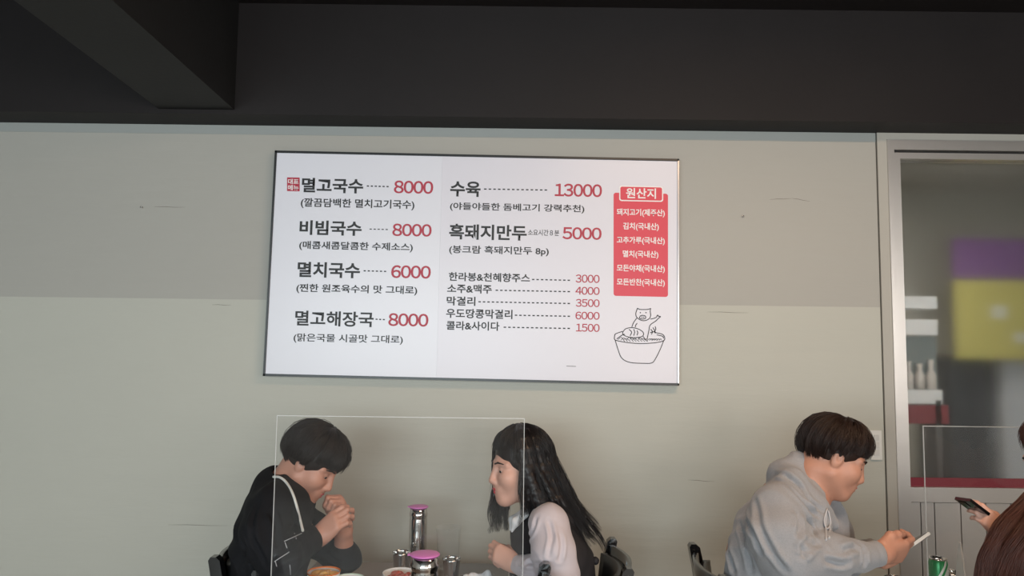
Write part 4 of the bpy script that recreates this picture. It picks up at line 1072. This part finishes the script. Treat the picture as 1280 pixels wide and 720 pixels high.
# hood lying on the shoulders
hd.chain(PP([(1040, 655, 2.19), (1018, 630, 2.17), (990, 604, 2.19), (982, 594, 2.28), (996, 602, 2.38), (1030, 632, 2.36)]), [.020, .033, .040, .046, .040, .028], .015)
hd.cone(P(1026, 652, 2.33), P(1024, 705, 2.33), .078, .09, .05)
hd.cone(P(1000, 580, 2.28), P(985, 600, 2.28), .040, .050, .025)
hd.cone(P(1032, 590, 2.27), P(1020, 622, 2.27), .064, .054, .012, True)
hd.ell(P(1062, 622, 2.26), (.075, .075, .052), None, .015, True)
hd.noise = wrinkle(44, .006, 24)
hdo = hd.build('hoodie', .004, M_hood, Cc); sf = surf(hdo, Cc)
crease(hdo, [[sf(u, v, 0) for u, v in L] for L in ([(943, 622), (948, 645), (956, 672), (972, 700), (984, 714)], [(1000, 690), (1006, 681), (1013, 675)], [(1007, 692), (1014, 684), (1021, 679)], [(1003, 698), (1005, 692), (1006, 687)],
    [(968, 594), (985, 597), (998, 608), (1012, 626), (1028, 640)], [(976, 604), (992, 616), (1008, 634), (1022, 644)], [(1079, 684), (1080, 694), (1080, 706)], [(924, 652), (932, 680), (940, 714)], [(911, 682), (914, 700), (918, 716)],
    [(1008, 648), (1014, 660), (1020, 669)], [(1030, 700), (1045, 704), (1060, 705)], [(996, 640), (1000, 655), (998, 668)], [(934, 640), (940, 664), (951, 690)], [(1054, 690), (1062, 686), (1070, 685)])], .0075, .0075)
sf = surf(hdo, Cc)
for pl in ([(1033, 636), (1029, 650), (1033, 662), (1037, 654), (1034, 638)], [(1032, 638), (1031, 656), (1032, 676)], [(1035, 640), (1036, 658), (1036, 674)]):
    bm = BM(); tube(bm, spline([sf(u, v, .003) for u, v in pl], 5), .0024, 6); obj('drawstring', bm, M_hoodi, Cc)
hs = Sdf(); hs.ell(hf(-.013, 0, .033), (.090, .0755, .085), hf.R, .01)
hs.ell(hf(.086, 0, -.044), (.080, .090, .064), hf.R, .012, True)
hs.ell(hf(.047, 0, -.086), (.080, .13, .068), hf.R, .012, True)
p1, r1 = short_strands(hf, .89, 3600, 13, lambda a: mens_hem(a)*.98 + .16*max(0, -math.cos(a)), .013, 60, puff=.004, wild=.12)
p2, r2 = short_strands(hf, .89, 1800, 14, lambda a: mens_hem(a)*1.07 + .20*max(0, -math.cos(a)), .006, 40, wild=0); p1 += p2; r1 += r2
hair_build(hs, .003, p1, r1, M_hairc, Cc)
dv = (P(1136, 688, 2.20)-nW).normalized(); u1 = dv.orthogonal().normalized(); u2 = dv.cross(u1); c = nW - dv*.012 - Cc.location
bm = BM(); tube(bm, [c + (u1*math.cos(a) + u2*math.sin(a))*.031 for a in [2*math.pi*i/28 for i in range(29)]], .0022, 8); o = obj('bracelet', bm, M_frame, Cc); o['label'] = 'dark cord bracelet'
bm = BM(); q = c + (P(1096, 690, 2.1)-nW).normalized()*.032
bmesh.ops.create_uvsphere(bm, u_segments=14, v_segments=10, radius=.0045, matrix=Matrix.Translation(q)); o = obj('bracelet_bead', bm, M_wink, o, True); o['label'] = 'white bead'
legs(Cc, Vector((P(955, 700, 2.29).x, -D+2.20, .58)), Vector((P(955, 700, 2.29).x, -D+2.42, .58)), .32, 1, M_pants)
def phone(label, c, long_, face, L, W, caseM):
    t = thing('smartphone', label, 'phone', c); l = Vector(long_).normalized(); n = Vector(face); n = (n - l*n.dot(l)).normalized(); wv = n.cross(l)
    t.rotation_euler = Matrix([[l[i], wv[i], n[i]] for i in range(3)]).to_euler()
    bm = BM(); box(bm, (-L/2, -W/2, -.0045), (L/2, W/2, .0040)); obj('case', bm, caseM, t, bevel=.003, seg=3)
    bm = BM(); box(bm, (-L/2+.004, -W/2+.003, .0041), (L/2-.004, W/2-.003, .0050)); obj('screen', bm, mat('phone_screen', (.02, .022, .026, 1), .08), t, bevel=.0003, seg=1)
    bm = BM(); box(bm, (L/2-.030, -W/2+.006, -.0062), (L/2-.008, -W/2+.028, -.0046)); obj('camera_bump', bm, M_cblack, t, bevel=.001)
    return t
vw = (P(1137, 681, 1) - CAMP).normalized(); PN = pdir.cross(vw); PN = (PN if PN.z > 0 else -PN) - vw*.10
phone('white edged smartphone held by the man in the grey hoodie', P(1133, 684.5, 2.245), pdir, PN, .145, .070, mat('phone_silver', (.66, .65, .63, 1), .3))

# ---- the woman at the right edge with chestnut hair, phone in hand
Dd = thing('person', 'woman with long chestnut hair holding a phone, cut by the right edge', 'person', (P(1335, 700, 2.1).x, -D+2.1, 0), group='diners')
hf = Frame(P(1328, 576, 2.10), (-.96, -.10, -.28), (-.28, 0, .96))
nS, fS = P(1345, 672, 1.98), P(1338, 668, 2.28)
nE, fE = P(1318, 735, 1.95), P(1300, 728, 2.30)
nW, fW = P(1256, 668, 2.06), P(1275, 716, 2.24)
body = Sdf(); head(body, hf, .96, True)
body.cone(hf(-.030, 0, -.06), P(1352, 655, 2.12), .046, .05, .03)
body.chain([P(1345, 670, 2.12), P(1375, 730, 2.12), P(1400, 830, 2.1)], [.075, .09, .09], .05)
body.chain([nS, P(1345, 662, 2.12), fS], [.038, .06, .038], .04)
body.chain([nS, nE, nW], [.036, .030, .022], .02); body.chain([fS, fE, fW], [.036, .030, .022], .02)
hand(body, nW, P(1234, 647, 2.07)-nW, V3(.45, -.8, -.35), -1, ((16, 30, 22), (20, 36, 24), (24, 42, 26), (28, 46, 28)), .95, .66, ((.012, .024, -.010), (.04, .040, -.018), (.066, .044, -.018), (.086, .040, -.020)))
hand(body, fW, P(1252, 712, 2.20)-fW, V3(0, .9, .4), 1, k=.8)
body.build('body', .003, M_skinp, Dd)
face_parts(hf, Dd, .96, M_lip, M_hairw)
sw_ = Sdf()
for dd in (2.04, 2.19): sw_.chain([P(1350, 680, dd), P(1378, 740, dd), P(1405, 840, dd)], [.09, .10, .105], .05)
sw_.chain([nS, P(1345, 662, 2.12), fS], [.055, .066, .055], .05); sw_.chain([nS, nE, P(1262, 680, 2.045)], [.056, .048, .032], .03); sw_.chain([fS, fE, P(1268, 704, 2.25)], [.056, .048, .032], .03)
sw_.noise = wrinkle(51, .005, 28); sw_.build('sweater', .005, M_brown, Dd)
k = .96; hs = Sdf(); rs = random.Random(77)
hs.ell(hf(-.020, 0, .036), (.100, .085, .095), hf.R, .01); hs.ell(hf(.096, 0, -.040), (.072, .068, .092), hf.R, .012, True)
G = []
def target(f): return P(1262 - 30*f, 640 + 90*f, 2.02)
for i in range(120):
    az = rs.uniform(1.2, 3.6); pts = [Vector(p) for p in skull(hf, k, np.linspace(.2, 1.5, 5), np.linspace(az*.9, az, 5), np.full(5, .014))]
    e_ = rs.random(); end = P(1236 + 70*e_ + rs.uniform(-6, 6), 765, 1.965 + .05*abs(e_-.4)); midp = P(1288 + 36*e_, 650, 1.975 + .03*e_)
    for p in spline([pts[-1], midp, P(1252 + 56*e_, 700, 1.955 + .04*abs(e_-.4)), end], 4)[1:]: pts.append(p)
    G.append(pts)
for i in range(40):
    az = rs.uniform(1.0, 1.4); pts = [Vector(p) for p in skull(hf, k, np.linspace(.2, 1.5, 5), np.linspace(az*.9, az, 5), np.full(5, .014))]
    for p in spline([pts[-1], P(1283 + rs.uniform(-3, 6), 626, 2.02), P(1250 + rs.uniform(-4, 12), 660, 1.995), P(1233 + rs.uniform(-6, 8), 700, 1.985), P(1224 + rs.uniform(-6, 14), 770, 1.98)], 4)[1:]: pts.append(p)
    G.append(pts)
p1, r1 = guided(G, 40, 6, .017, .0010, .8); p2, r2 = short_strands(hf, .97, 900, 29, womans, .012, 50)
hair_build(hs, .0035, p1+p2, r1+r2, M_hairr, Dd)
legs(Dd, Vector((P(1400, 700, 2.1).x, -D+2.02, .58)), Vector((P(1400, 700, 2.1).x, -D+2.2, .58)), .28, -1, M_pants)
phone('dark smartphone in the hand of the chestnut haired woman', P(1221, 637, 2.085), P(1208, 628, 2.08)-P(1232, 646, 2.09), V3(.5, .2, .9), .105, .052, M_cblack)
